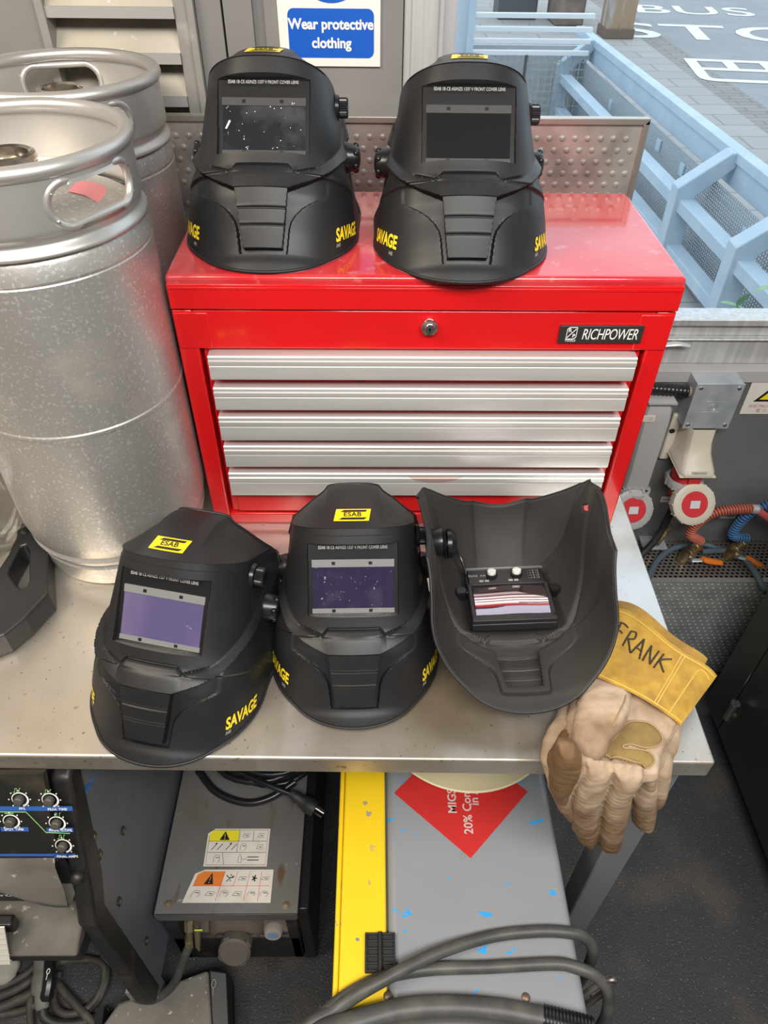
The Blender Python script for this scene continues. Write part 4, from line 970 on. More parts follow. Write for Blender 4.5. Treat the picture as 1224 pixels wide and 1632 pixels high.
# ================================================================ UNDER THE BENCH
# ---- grey and yellow machine cabinet
MZ = -.28
cab_grey = M('cabinet_grey', (.255, .265, .285), .42, noise=[(4, (.225, .235, .255), .4, .7, 4), (62, (.03, .33, .72), .685, .695, 2, (.6, 1, 1)), (24, (.05, .36, .70), .715, .722, 4, (1.6, .5, 1)), (13, (.24, .245, .24), .70, .74, 2)])
cab_yel = M('cabinet_yellow', (.86, .58, .012), .42, noise=[(42, (.17, .22, .28), .665, .672, 3), (5, (.80, .53, .012), .5, .8, 3)])
mc = thing('welding_machine', 'grey and yellow machine cabinet under the bench with a red diamond sticker on its lid', 'welding machine')
X0, XM, X1, YF, YB = -.121, -.0475, .2135, -.80, .10
mb = MB(); mb.box(X0+.004, X1-.004, YF+.01, YB, FLOOR+.06, MZ-.012); mb.build('cabinet_body', M('cabinet_side', (.10, .105, .115), .5), mc, bevel=.004)
mb = MB(); mb.box(XM+.0012, X1, YF, YB, MZ-.03, MZ); lg = mb.build('grey_lid', cab_grey, mc, bevel=.012, seg=4)
mb = MB(); mb.box(X0+.008, XM-.0012, YF, YB, MZ-.03, MZ); mb.box(X0, X0+.0075, YF, YB, MZ-.05, MZ-.004); ly_ = mb.build('yellow_lid', cab_yel, mc, bevel=.003)
mb = MB()
for xx in (X0+.05, X1-.06):
    for yy in (YF+.1, YB-.1): mb.cyl((xx-.015, yy, FLOOR+.032), (xx+.015, yy, FLOOR+.032), .032, n=24)
mb.build('castors', black_rubber, mc)
# red diamond sticker, its top corner under the bench
Pd = [Vector((uz(x, y, MZ).x, uz(x, y, MZ).y, MZ+.0003)) for x, y in ((750, 1368), (841, 1262))]
bot = Pd[0]; rgt = Pd[1]; lft = Vector((2*bot.x-rgt.x, rgt.y+.002, bot.z)); lft = Vector((uz(628, 1264, MZ).x, uz(628, 1264, MZ).y, bot.z)); top = lft+rgt-bot
mb = MB(); mb.prism([bot, rgt, top, lft], (0, 0, .0005)); ds = mb.build('diamond_sticker', M('sticker_red', (.52, .025, .022), .4), lg, smooth=0)
mb = MB(); tx = [uz(722, 1297, MZ), uz(748, 1330, MZ), uz(757, 1284, MZ)]
for body, p_, s_ in (('MIGSHIELD', tx[0], .019), ('20% Compressed', tx[1], .019), ('in Argon', tx[2], .019)):
    text_on(mb, body, (p_.x, p_.y, MZ+.0011), (0.02, 1, 0), (-1, .02, 0), s_, bold=.015, align='LEFT', sx=.95)
mb.build('sticker_lettering', M('sticker_grey', (.56, .50, .48), .5), ds, smooth=0)
# folding hinge
hp = uz(606, 1517, MZ)
hg = MB()
hg.box(hp.x-.021, hp.x+.020, hp.y-.026, hp.y+.022, MZ+.0002, MZ+.0028)
for s in (-1, 1):
    for k in range(6):
        yy = hp.y-.024+k*.0089
        hg.box(min(hp.x+s*.003, hp.x+s*.019), max(hp.x+s*.003, hp.x+s*.019), yy-.0012, yy+.0012, MZ, MZ+.0075)
    hg.box(min(hp.x+s*.018, hp.x+s*.0205), max(hp.x+s*.018, hp.x+s*.0205), hp.y-.026, hp.y+.022, MZ, MZ+.0075)
hg.cyl((hp.x, hp.y-.027, MZ+.005), (hp.x, hp.y+.023, MZ+.005), .0035, n=14)
hg.build('lid_hinge', black_plastic, mc, bevel=.0006)
for x, y in ((838, 1590), (618, 1588)):
    q = uz(x, y, MZ); mb = MB(); mb.lathe([(.0058, 0), (.0058, .0012), (.004, .0026), (.0002, .003)], 20, Matrix.Translation((q.x, q.y, MZ))); mb.build('lid_screw', M('rusty_screw', (.22, .16, .11), .45, .7), lg)
# cream lid lying on the machine
q = uz(755, 1264, MZ+.016); R = .155; cxm, cym = q.x, q.y+R
tn = thing('cream_disc', 'round cream plastic disc lying on the grey machine just below the bench edge', 'disc', (cxm, cym, MZ))
mb = MB(); mb.lathe([(.0005, .010), (R-.03, .010), (R-.012, .013), (R-.003, .0165), (R, .0155), (R-.002, .012), (R-.012, .002), (R-.03, .0005), (.0005, .0005)], 96); mb.build('disc_body', M('cream_plastic', (.80, .70, .42), .45), tn)
# ---- cables over the machine
cable_m = M('cable_rubber', (.060, .060, .056), .48, noise=[(26, (.10, .098, .09), .45, .7, 4)])
def cable(name, pts, r, label, cat='cable', group=None, n=9, mat=cable_m, squash=None):
    mb = MB(); mb.tube(spline(pts, n), r, 12); o = mb.build(name, mat, smooth=70); return tag(o, label, cat, group)
zt = MZ+.0085
sA = uz(485, 1640, zt+.004)
cA = [sA+Vector((-.07, -.10, FLOOR-sA.z+.012)), sA+Vector((-.065, -.07, -.30)), sA+Vector((-.04, -.03, -.06)), sA, uz(540, 1605, zt+.006), uz(600, 1568, zt+.022), uz(690, 1522, zt+.014), uz(780, 1493, zt), uz(860, 1484, zt), uz(912, 1487, zt)]
e = cA[-1]; cA += [Vector((e.x+.022, e.y-.004, zt-.012)), Vector((e.x+.036, e.y-.012, zt-.05)), Vector((e.x+.036, e.y-.02, zt-.15)), Vector((e.x+.03, e.y-.02, FLOOR+.2)), Vector((e.x+.03, e.y-.02, FLOOR+.012))]
cable('power_cable', cA, .0082, 'black rubber cable arching highest across the grey machine lid')
sB = uz(505, 1625, zt)
cB = [sB+Vector((-.09, -.06, FLOOR-sB.z+.012)), sB+Vector((-.085, -.05, -.30)), sB+Vector((-.055, -.02, -.06)), sB, uz(550, 1588, zt), uz(605, 1560, zt), uz(680, 1545, zt), uz(780, 1541, zt), uz(880, 1536, zt), uz(915, 1541, zt+.001)]
e = cB[-1]; cB += [uz(950, 1556, zt-.006), Vector((e.x+.050, e.y-.022, zt-.04)), Vector((e.x+.055, e.y-.04, zt-.12)), Vector((e.x+.045, e.y-.05, zt-.28)), Vector((e.x+.045, e.y-.05, FLOOR+.012))]
cable('power_cable', cB, .0082, 'lower black cable crossing the grey machine lid and curling over its right edge')
zt2 = MZ+.015
hs = thing('torch_hose', 'thick black hose along the bottom of the photo lying across the machine lid', 'hose')
sC = uz(500, 1655, zt2)
cC = [sC+Vector((-.08, -.12, FLOOR-sC.z+.016)), sC+Vector((-.075, -.09, -.30)), sC+Vector((-.045, -.04, -.06)), sC, uz(560, 1632, zt2), uz(640, 1610, zt2), uz(720, 1605, zt2), uz(800, 1611, zt2), uz(868, 1624, zt2)]
mb = MB(); mb.tube(spline(cC, 9), .0145, 16); mb.build('hose_body', cable_m, hs, smooth=70)
a, b_ = uz(866, 1624, zt2), uz(945, 1644, zt2); mb = MB(); d = (b_-a)
for k in range(14): mb.cyl(a+d*(k/14), a+d*((k+.62)/14), .0172, .0165, 18)
mb.cyl(a-d*.03, b_, .0150, n=18); mb.build('strain_relief', satin_black, hs, smooth=30)
cD = [uz(530, 1672, zt2), uz(640, 1640, zt2), uz(740, 1632, zt2), uz(860, 1650, zt2)]
cable('lead_cable', cD, .011, 'second black lead just under the thick hose at the bottom edge')
# clamp on the floor right of the machine
clp = thing('earth_clamp', 'steel earth clamp hanging by the lower right corner of the grey machine', 'clamp')
for a, b_ in (((925, 1590), (972, 1556)), ((930, 1606), (975, 1572))):
    A, B = uy(*a, -.60), uy(*b_, -.585); mb = MB(); mb.tube([A, A.lerp(B, .5), B], .0042, 8); mb.build('clamp_jaw', M('clamp_steel', (.24, .22, .19), .4, .8) if 'clamp_steel' not in bpy.data.materials else bpy.data.materials['clamp_steel'], clp)
A = uy(973, 1565, -.59); mb = MB(); mb.tube([A+Vector((.008*math.cos(t), 0, .011*math.sin(t))) for t in np.linspace(0, 2*PI, 20)[:-1]], .003, 8, closed=True); mb.build('clamp_ring', bpy.data.materials['clamp_steel'], clp)
A = uy(932, 1582, -.58); mb = MB(); mb.cyl(A, A+Vector((0, -.012, 0)), .009, n=16); mb.build('clamp_bolt', bpy.data.materials['clamp_steel'], clp)
# ---- cooler unit on the floor, dirty grey lid with warning stickers
CZ = -.55
cl_m = M('dirty_grey_lid', (.165, .162, .16), .45, .25, noise=[(6, (.135, .12, .10), .45, .7, 5), (17, (.13, .075, .035), .62, .72, 5, (1.6, .6, 1)), (50, (.34, .33, .32), .68, .74, 3)])
blk = M('cooler_black', (.022, .021, .020), .5, noise=[(18, (.07, .055, .04), .55, .75, 4)])
A, B = uz(246, 1452, CZ), uz(474, 1458, CZ)
cx0, cx1, cyf = A.x, B.x, min(A.y, B.y)
ck = thing('cooler_unit', 'dirty grey topped cooler box on the floor with yellow and orange warning stickers', 'cooler')
cyb = .10
mb = MB(); mb.box(cx0+.004, cx1-.004, cyf+.035, cyb, FLOOR+.02, CZ-.02); mb.build('cooler_case', blk, ck, bevel=.003)
mb = MB(); mb.box(cx1-.006, cx1+.018, cyf+.012, cyb, FLOOR+.012, CZ-.012); mb.build('side_skirt', satin_black, ck, bevel=.003)
mb = MB(); mb.box(cx0, cx1, cyf, cyb, CZ-.003, CZ); mb.box(cx0, cx1, cyf, cyf+.004, CZ-.022, CZ); mb.box(cx0+.003, cx1-.003, cyf+.002, cyf+.01, CZ-.034, CZ-.02); lid_ = mb.build('cooler_lid', cl_m, ck, bevel=.0018)
dust_m = M('dusty_ledge', (.135, .105, .082), .8, noise=[(14, (.085, .065, .05), .45, .7, 5)])
fb = CZ-.255
mb = MB()
mb.box(cx0+.006, cx0+.03, cyf+.004, cyf+.04, fb, CZ-.03); mb.box(cx1-.026, cx1-.004, cyf+.004, cyf+.04, fb, CZ-.03); mb.box(cx0+.006, cx1-.004, cyf+.004, cyf+.05, fb, CZ-.135)
mb.build('front_frame', blk, ck, bevel=.004)
mb = MB(); mb.hexa([(cx0+.03, cyf+.012, CZ-.134), (cx1-.026, cyf+.012, CZ-.134), (cx0+.03, cyf+.045, CZ-.134), (cx1-.026, cyf+.045, CZ-.134), (cx0+.03, cyf+.012, CZ-.128), (cx1-.026, cyf+.012, CZ-.128), (cx0+.03, cyf+.045, CZ-.10), (cx1-.026, cyf+.045, CZ-.10)]); mb.build('front_ledge', dust_m, ck, bevel=.002)
cc = uy(375, 1512, cyf-.012)
mb = MB(); ar = []
for k in range(25):
    a = PI*k/24; ar.append([Vector((cc.x+r*math.cos(a), y, cc.z+.012+r*math.sin(a))) for r, y in ((.056, cyf+.036), (.050, cyf+.008), (.040, cyf+.003), (.034, cyf+.03))])
mb.grid(ar); mb.build('filler_surround', dust_m, ck, smooth=60)
ax = Matrix.Translation(cc) @ Matrix.Rotation(math.radians(58), 4, 'X')
mb = MB(); mb.lathe([(.0002, .012), (.026, .012), (.0275, .010), (.030, .009), (.030, -.012), (.022, -.014), (.022, -.05)], 40, ax); fc_ = mb.build('filler_cap', M('cap_grey', (.12, .105, .09), .7, noise=[(20, (.17, .15, .13), .5, .7, 4)]), ck)
mb = MB()
for k in range(4):
    a = k*PI/2+.5; mb.box(-.006, .006, .026, .033, -.011, .008, ax @ Matrix.Rotation(a, 4, 'Z'))
mb.build('cap_lug', bpy.data.materials['cap_grey'], fc_, bevel=.001)
g_ = uy(436, 1484, cyf+.012); mb = MB(); mb.lathe([(.0002, .010), (.015, .010), (.0175, .006), (.0175, -.02)], 30, Matrix.Translation(g_) @ Matrix.Rotation(math.radians(62), 4, 'X') @ Matrix.Diagonal((1, .75, 1, 1))); go_ = mb.build('flow_gauge', M('gauge_grey', (.34, .31, .28), .5), ck)
mb = MB(); mb.lathe([(.0002, .0106), (.012, .0106)], 24, Matrix.Translation(g_) @ Matrix.Rotation(math.radians(62), 4, 'X') @ Matrix.Diagonal((1, .55, 1, 1))); mb.build('gauge_face', M('gauge_blue', (.16, .24, .36), .4), go_)
v1, v2 = uy(305, 1478, cyf-.004), uy(307, 1500, cyf-.014)
mb = MB(); mb.cyl(v1+Vector((-.004, .01, .012)), v1+Vector((-.004, -.004, -.004)), .0085, n=6); mb.cyl(v1+Vector((-.004, -.003, -.003)), v2+Vector((-.006, 0, 0)), .0065, n=12); mb.cyl(v2+Vector((-.006, 0, .004)), v2+Vector((-.007, -.006, -.010)), .0078, n=6)
mb.cyl(v1+Vector((.009, .006, .002)), v2+Vector((.008, -.004, -.014)), .0060, .005, n=8); mb.cyl(v2+Vector((.008, -.004, -.012)), v2+Vector((.008, -.006, -.028)), .0028, n=8)
mb.build('brass_fitting', M('dirty_brass', (.34, .28, .17), .45, .7, noise=[(40, (.18, .15, .10), .45, .7, 3)]), ck, smooth=30)
mb = MB(); q = v1+Vector((.012, -.006, .006)); mb.box(q.x-.004, q.x+.010, q.y-.002, q.y, q.z-.0012, q.z+.002); mb.build('valve_tab', M('lime_tab', (.55, .65, .10), .5), ck)
for x, y in ((268, 1441), (456, 1443)):
    q = uz(x, y, CZ); mb = MB(); mb.lathe([(.0068, 0), (.0068, .0015), (.0048, .0018), (.0046, .004), (.0002, .0046)], 18, Matrix.Translation((q.x, q.y, CZ))); mb.build('lid_bolt', M('dirty_bolt', (.22, .17, .11), .5, .6) if 'dirty_bolt' not in bpy.data.materials else bpy.data.materials['dirty_bolt'], lid_)
paper = M('sticker_paper', (.66, .62, .55), .55, noise=[(30, (.54, .49, .41), .5, .75, 4)])
def sticker(name, quad, accent, cells, cols, parent, z):
    P = [uz(x, y, z) for x, y in quad]     # TL TR BR BL
    def at(u, v, dz=0): p = (P[0]*(1-u)+P[1]*u)*(1-v)+(P[3]*(1-u)+P[2]*u)*v; return Vector((p.x, p.y, z+dz))
    mb = MB(); mb.prism([at(*k) for k in ((0.11, 0), (1, 0), (1, 1), (0, 1), (0, .13))], (0, 0, .0005)); so = mb.build(name, paper, parent, smooth=0)
    u0, u1, v0, v1_ = accent; mb = MB(); mb.prism([at(*k, .0006) for k in ((u0+.06, v0), (u1, v0), (u1, v1_), (u0, v1_), (u0, v0+.09))], (0, 0, .0002)); ao = mb.build('accent_panel', cols, so, smooth=0)
    def seg(mb, pts, r=.00035): mb.tube([at(*k, .0009) for k in pts], r, 4)
    mb = MB(); cu, cv, h = (u0+u1)/2+.01, (v0+v1_)/2, (v1_-v0)*.40; w = (u1-u0)*.17
    mb.prism([at(*k, .0009) for k in ((cu, cv-h), (cu+w, cv+h), (cu-w, cv+h))], (0, 0, .0002)); mb.build('warning_triangle', black_ink, ao, smooth=0)
    mb = MB(); mb.prism([at(*k, .0013) for k in ((cu-.006, cv-h*.35), (cu+.006, cv-h*.35), (cu+.003, cv+h*.4), (cu-.003, cv+h*.4))], (0, 0, .0001)); mb.prism([at(*k, .0013) for k in ((cu-.005, cv+h*.55), (cu+.005, cv+h*.55), (cu+.005, cv+h*.8), (cu-.005, cv+h*.8))], (0, 0, .0001)); mb.build('exclamation', cols, ao, smooth=0)
    mb = MB()
    for ln in cells: seg(mb, ln)
    mb.build('cell_lines', black_ink if name == 'caution_sticker' else red_ink, so, smooth=0)
    return so, at, seg
so, at, seg = sticker('caution_sticker', ((333, 1321), (431, 1321), (425, 1381), (324, 1381)), (.03, .51, .04, .34), [[(.03, .04), (.97, .04), (.97, .96), (.03, .96), (.03, .2)], [(.03, .34), (.97, .34)], [(.03, .64), (.97, .64)], [(.51, .04), (.51, .34)], [(.74, .04), (.74, .34)], [(.50, .34), (.50, .64)], [(.27, .64), (.32, .96)]], M('caution_yellow', (.74, .66, .02), .5), lid_, CZ)
mb = MB()
def fig(mb, cu, cv, s, kind):
    if kind == 'torch':
        for k in (0, .09): seg(mb, [(cu+k-.04*s, cv+.08*s), (cu+k+.04*s, cv-.08*s)], .0006)
        seg(mb, [(cu+.02, cv-.06*s), (cu+.04, cv-.10*s)], .0014)
    if kind == 'bottle': seg(mb, [(cu-.025, cv+.1*s), (cu-.025, cv-.03*s), (cu-.01, cv-.07*s), (cu-.01, cv-.1*s), (cu+.01, cv-.1*s), (cu+.01, cv-.07*s), (cu+.025, cv-.03*s), (cu+.025, cv+.1*s), (cu-.025, cv+.1*s)], .0003)
    if kind == 'helm': seg(mb, [(cu-.05, cv+.1*s), (cu-.05, cv-.03*s), (cu-.02, cv-.1*s), (cu+.03, cv-.08*s), (cu+.045, cv+.02*s), (cu+.02, cv+.11*s)], .0003); seg(mb, [(cu-.02, cv-.03*s), (cu+.03, cv-.02*s)], .0006)
    if kind == 'box': seg(mb, [(cu-.05, cv+.06*s), (cu-.03, cv-.06*s), (cu+.05, cv-.05*s), (cu+.04, cv+.07*s), (cu-.05, cv+.06*s)], .0003); seg(mb, [(cu-.01, cv), (cu+.03, cv+.02*s)], .0006)
    if kind == 'man': seg(mb, [(cu-.03, cv+.11*s), (cu, cv), (cu+.02, cv+.10*s)], .0008); seg(mb, [(cu-.05, cv-.10*s), (cu, cv), (cu+.05, cv-.08*s)], .0008); seg(mb, [(cu+.05, cv-.03*s), (cu, cv-.02*s)], .0007); seg(mb, [(cu+.008, cv-.10*s), (cu+.012, cv-.12*s)], .0016)
    if kind == 'fan': 
        for a in range(5): a = a*2*PI/5; seg(mb, [(cu, cv), (cu+.032*math.cos(a), cv+.11*s*math.sin(a))], .0011)
for a in ((.13, .49, 1, 'torch'), (.36, .49, 1, 'torch'), (.62, .18, .8, 'box'), (.86, .18, .8, 'box'), (.60, .49, .9, 'helm'), (.86, .49, .9, 'box'), (.20, .80, 1, 'helm'), (.56, .80, 1, 'bottle')): fig(mb, *a)
for v in (.76, .84): seg(mb, [(.68, v), (.86, v)], .0008)
seg(mb, [(.60, .82), (.66, .82), (.66, .76)], .0003)
mb.build('pictograms', black_ink, so, smooth=0)
so, at, seg = sticker('warning_sticker', ((314, 1386), (436, 1386), (431, 1439), (290, 1439)), (.04, .38, .06, .50), [[(.03, .5), (.97, .5)], [(.38, .06), (.37, .95)], [(.54, .06), (.53, .5)], [(.70, .06), (.69, .95)], [(.85, .06), (.85, .95)]], M('warning_orange', (.72, .20, .03), .5), lid_, CZ)
mb = MB()
for a in ((.46, .27, .9, 'man'), (.62, .27, .8, 'box'), (.77, .27, .9, 'fan'), (.91, .27, .7, 'box'), (.12, .73, 1, 'helm'), (.28, .73, .9, 'box'), (.45, .73, .9, 'helm'), (.60, .73, 1, 'box'), (.77, .73, .6, 'helm'), (.92, .73, .8, 'helm')): fig(mb, *a)
mb.build('pictograms', black_ink, so, smooth=0)
# coiled power lead with plug on the cooler
pk = thing('coiled_power_lead', 'coiled black power lead with a three pin plug on top of the cooler box', 'power lead')
ctr = uz(428, 1205, CZ+.02); P = []
for k in range(140):
    a = k*2*PI/28+.4; r = .085+.012*math.sin(k*.37)+.006*(k//28 % 3); P.append((ctr.x+1.05*r*math.cos(a), ctr.y+.008+.72*r*math.sin(a), CZ+.008+.013*(k/28)))
mb = MB(); mb.tube(P, .0062, 8); mb.build('lead_coil', satin_black, pk, smooth=70)
mb = MB(); mb.tube(spline([uz(316, 1228, CZ+.008), uz(345, 1262, CZ+.008), uz(390, 1279, CZ+.008), uz(430, 1272, CZ+.012), uz(470, 1246, CZ+.02)], 8), .0075, 10)
mb.tube(spline([uz(392, 1236, CZ+.05), uz(430, 1252, CZ+.05), uz(465, 1266, CZ+.045)], 8), .0062, 8); mb.build('lead_cable', satin_black, pk, smooth=70)
a, b_ = uz(463, 1264, CZ+.045), uz(503, 1290, CZ+.035); d = b_-a
mb = MB(); mb.tube([a, a+d*.3, a+d*.35, a+d*.7, a+d*.72, b_], [.008, .011, .010, .016, .0165, .0155], 16); pg = mb.build('plug', black_rubber, pk, smooth=40)
s_ = d.normalized(); w_ = s_.cross(Vector((0, 0, 1))).normalized(); mb = MB()
for o_, r in ((-.006, .0016), (.006, .0016)): mb.box(-.0008, .0008, -.0032, .0032, 0, .017, Matrix.Translation(b_+w_*o_) @ s_.to_track_quat('Z', 'Y').to_matrix().to_4x4())
mb.cyl(b_+Vector((0, 0, .006)), b_+Vector((0, 0, .006))+s_*.019, .0022, n=10); mb.build('plug_pin', bright_steel, pg)
# hose from the brass fitting curling to the floor
cable('coolant_hose', [v2+Vector((-.007, -.006, -.010)), uy(292, 1530, cyf-.035), uy(275, 1570, cyf-.06), uy(245, 1592, cyf-.075), uy(215, 1588, cyf-.07), uy(205, 1560, cyf-.04), uy(208, 1535, cyf-.01)], .0082, 'black hose drooping from the brass fitting on the cooler front', 'hose')
# ---- foot pedal
fp = thing('foot_pedal', 'dusty grey wedge foot pedal on the floor below the cooler', 'foot pedal')
gp = M('pedal_grey', (.175, .162, .14), .7, noise=[(16, (.13, .118, .10), .4, .7, 5), (90, (.42, .39, .33), .66, .72, 2)])
T_ = [uz(188, 1598, FLOOR+.075), uz(332, 1545, FLOOR+.10), uz(340, 1665, FLOOR+.08), uz(140, 1665, FLOOR+.055)]
mb = MB(); mb.prism([p for p in T_], (0, 0, -.045)); mb.build('pedal_top', gp, fp, bevel=.006)
S_ = [uz(332, 1544, FLOOR+.10), uz(363, 1548, FLOOR+.095), uz(368, 1665, FLOOR+.075), uz(338, 1665, FLOOR+.08)]
mb = MB(); mb.prism(S_, (0, 0, -.07)); sd_ = mb.build('pedal_side', black_plastic, fp, bevel=.004)
mb = MB(); q = uz(341, 1568, FLOOR+.0975); mb.tube([q+Vector((.004*math.cos(t), .007*math.sin(t), .002)) for t in np.linspace(0, 2*PI, 18)[:-1]], .0008, 6, closed=True); mb.tube([q+Vector((0, -.007, .002)), q+Vector((.001, -.018, 0))], .0008, 6); mb.build('pedal_mark', grey_ink, sd_)
B_ = [(p.x, p.y, FLOOR+.001) for p in (T_[0], S_[1], S_[2], T_[3])]; mb = MB(); mb.prism(B_, (0, 0, .03)); mb.build('pedal_base', black_plastic, fp)
mb = MB(); q = uz(157, 1615, FLOOR+.07); mb.prism([uz(150, 1632, FLOOR+.06), uz(153, 1607, FLOOR+.07), uz(166, 1605, FLOOR+.075), uz(162, 1634, FLOOR+.065)], (0, 0, -.06)); mb.build('pedal_edge', black_plastic, fp)
# ---- blue-grey welding power source at the lower left
WXp = -.462     # plane of its right-hand side panel
ws = thing('welder_power_source', 'tall grey welding power source with black dial panel, lower left corner under the bench', 'welding machine')
side_m = M('welder_side', (.16, .17, .20), .45, noise=[(5, (.13, .14, .165), .4, .7, 4), (16, (.13, .115, .09), .62, .75, 5), (44, (.05, .14, .36), .735, .745, 2)])
rail_m = M('welder_black', (.022, .021, .020), .45, noise=[(14, (.075, .062, .045), .56, .78, 5)])
P0 = Vector((WXp, -.428, -.032)); P1 = Vector((WXp, -.480, -.148)); dn = (P1-P0).normalized(); NN = Vector((0, dn.z, -dn.y)); NN = NN if NN.y < 0 else -NN
mb = MB(); mb.prism([(WXp-.006, y, z) for y, z in ((-.40, -.055), (-.465, -.26), (-.495, -.31), (-.505, -.72), (.12, -.72), (.12, -.055))], (.006, 0, 0)); sp_ = mb.build('side_panel', side_m, ws, bevel=.001)
mb = MB(); mb.box(-1.0, WXp-.008, -.36, .12, -.79, -.06); mb.build('power_source_case', M('welder_case', (.10, .10, .11), .5), ws)
for x, y in ((148, 1333), (195, 1324), (158, 1362), (189, 1437), (232, 1500)):
    q = ux(x, y, WXp); mb = MB(); mb.box(WXp, WXp+.003, q.y-.006, q.y+.006, q.z-.007, q.z+.007); so = mb.build('side_screw', rail_m, sp_, bevel=.0015)
    mb = MB(); mb.ball((WXp+.002, q.y, q.z), (.003, .0045, .0045), 10); mb.build('screw_head', bpy.data.materials['dirty_bolt'], so)
for seg_ in (((150, 1238), (138, 1262)), ((143, 1248), (128, 1264)), ((137, 1256), (130, 1268))):
    mb = MB(); mb.tube([ux(*p, WXp) for p in seg_], .0016, 5); mb.build('blue_mark', M('blue_marker', (.02, .13, .42), .5) if 'blue_marker' not in bpy.data.materials else bpy.data.materials['blue_marker'], sp_)
# black side rail: down the slope, then straight to the floor, on both sides of the front
def rail(x0, x1, name):
    mb = MB(); o_ = [(-.372, -.050), (-.415, -.060), (-.490, -.250), (-.514, -.295), (-.524, -.66), (-.516, -.715), (-.484, -.715), (-.478, -.315), (-.447, -.262)]
    mb.prism([(x0, y, z) for y, z in o_], (x1-x0, 0, 0)); return mb.build(name, rail_m, ws, bevel=.006, seg=3)
rail(WXp-.024, WXp+.002, 'front_rail')
kn = ux(128, 1392, WXp-.008); kn = Vector((WXp-.016, -.487, -.185))
kb = upl(125, 1393, (0, -.475, -.2), (0, -1, .4)); mb = MB(); mb.ball(kb+Vector((0, -.004, 0)), (.0105, .010, .010), 16); mb.cyl(kb+Vector((0, .02, -.004)), kb, .010, n=16); mb.build('handle_stub', rail_m, ws)
# control panel plane
def cp(px, py, lift=0): return upl(px, py, P0, NN)+NN*lift
a_ = P0-dn*.006; 
mb = MB(); xl = -1.0; xr = WXp-.018
mb.prism([Vector((xl, a_.y, a_.z)), Vector((xr, a_.y, a_.z)), Vector((xr, P1.y, P1.z))+dn*.004, Vector((xl, P1.y, P1.z))+dn*.004], -NN*.01); pan = mb.build('control_panel', M('panel_black', (.014, .014, .013), .4, noise=[(20, (.045, .038, .026), .55, .75, 5)]), ws, smooth=0)
green = M('green_ink', (.22, .50, .18), .5); pblue = M('panel_blue', (.03, .11, .38), .45)
X_ = Vector((1, 0, 0)); Up = -dn
def strip(mb, x0, x1, y, h, lift=.0006):
    a, b_ = cp(x0, y, lift), cp(x1, y, lift); mb.prism([a-Up*h/2, b_-Up*h/2, b_+Up*h/2, a+Up*h/2], NN*.0004)
mb = MB(); strip(mb, -40, 116, 1288, .0068); strip(mb, 2, 46, 1321, .0065); strip(mb, 75, 117, 1322, .0065); strip(mb, -40, 118, 1362, .0035); strip(mb, 87, 120, 1363, .0068); bs_ = mb.build('blue_bands', pblue, pan, smooth=0)
mb = MB()
for body, x, y in (('PPS', 36, 1288), ('PEAK TIME', 92, 1289), ('SPOT TIME', 23, 1321), ('FINAL SLOPE', 97, 1322.5), ('FINAL AMPS', 108, 1364)):
    text_on(mb, body, cp(x, y, .0012), X_, Up, .0052, bold=.015)
mb.build('band_lettering', white_ink, bs_, smooth=0)
mb = MB()
mb.tube([cp(-40, 1293, .0008), cp(42, 1293.5, .0008), cp(74, 1326, .0008), cp(112, 1327.5, .0008)], .0006, 5)
for x, y in ((27, 1259), (76, 1261), (91, 1298), (98, 1333)):
    mb.tube([cp(x-6, y+3, .0008), cp(x-3, y+3, .0008), cp(x-3, y-3, .0008), cp(x, y-3, .0008), cp(x, y+3, .0008), cp(x+4, y+3, .0008), cp(x+4, y-3, .0008), cp(x+6, y-3, .0008)], .0004, 4)
mb.tube([cp(8, 1295.5, .0008), cp(22, 1295.5, .0008)], .0006, 4)
mb.build('green_lines', green, pan, smooth=0)
for x, y in ((32, 1273), (80, 1274), (18, 1308), (91, 1311), (101, 1347)):
    c = cp(x, y, .0005); fr_ = Matrix((X_, Up, NN)).transposed().to_4x4(); fr_.translation = c
    mb = MB(); mb.lathe([(.0062, 0), (.006, .006), (.0048, .0075), (.0003, .008)], 20, fr_); ko = mb.build('dial', M('dial_grey', (.075, .068, .06), .5) if 'dial_grey' not in bpy.data.materials else bpy.data.materials['dial_grey'], pan)
    mb = MB(); ring = []
    for k in range(24):
        a = math.radians(225-300*k/23); r0, r1 = .0092, .0098+.0022*k/23
        ring.append([fr_ @ Vector((r0*math.cos(a), r0*math.sin(a), .0006)), fr_ @ Vector((r1*math.cos(a), r1*math.sin(a), .0006))])
    mb.grid(ring, flip=True)
    for k in range(7):
        a = math.radians(225-45*k); p_ = fr_ @ Vector((.0135*math.cos(a), .0135*math.sin(a), .0006)); mb.prism([p_-X_*.0008-Up*.0008, p_+X_*.0008-Up*.0008, p_+X_*.0008+Up*.0008, p_-X_*.0008+Up*.0008], NN*.0003)
    mb.build('dial_scale', white_ink, ko, smooth=0)
# dusty moulded front below the panel
dusty_m = M('dusty_moulding', (.135, .124, .106), .7, noise=[(12, (.085, .075, .062), .45, .7, 5), (70, (.34, .31, .26), .66, .74, 3)])
def sweep(name, prof, mat, x0=-1.0, x1=None, bevel=0, smooth=40):
    mb = MB(); x1 = WXp-.020 if x1 is None else x1
    mb.prism([(x0, y, z) for y, z in prof], (x1-x0, 0, 0)); return mb.build(name, mat, ws, bevel=bevel, smooth=smooth)
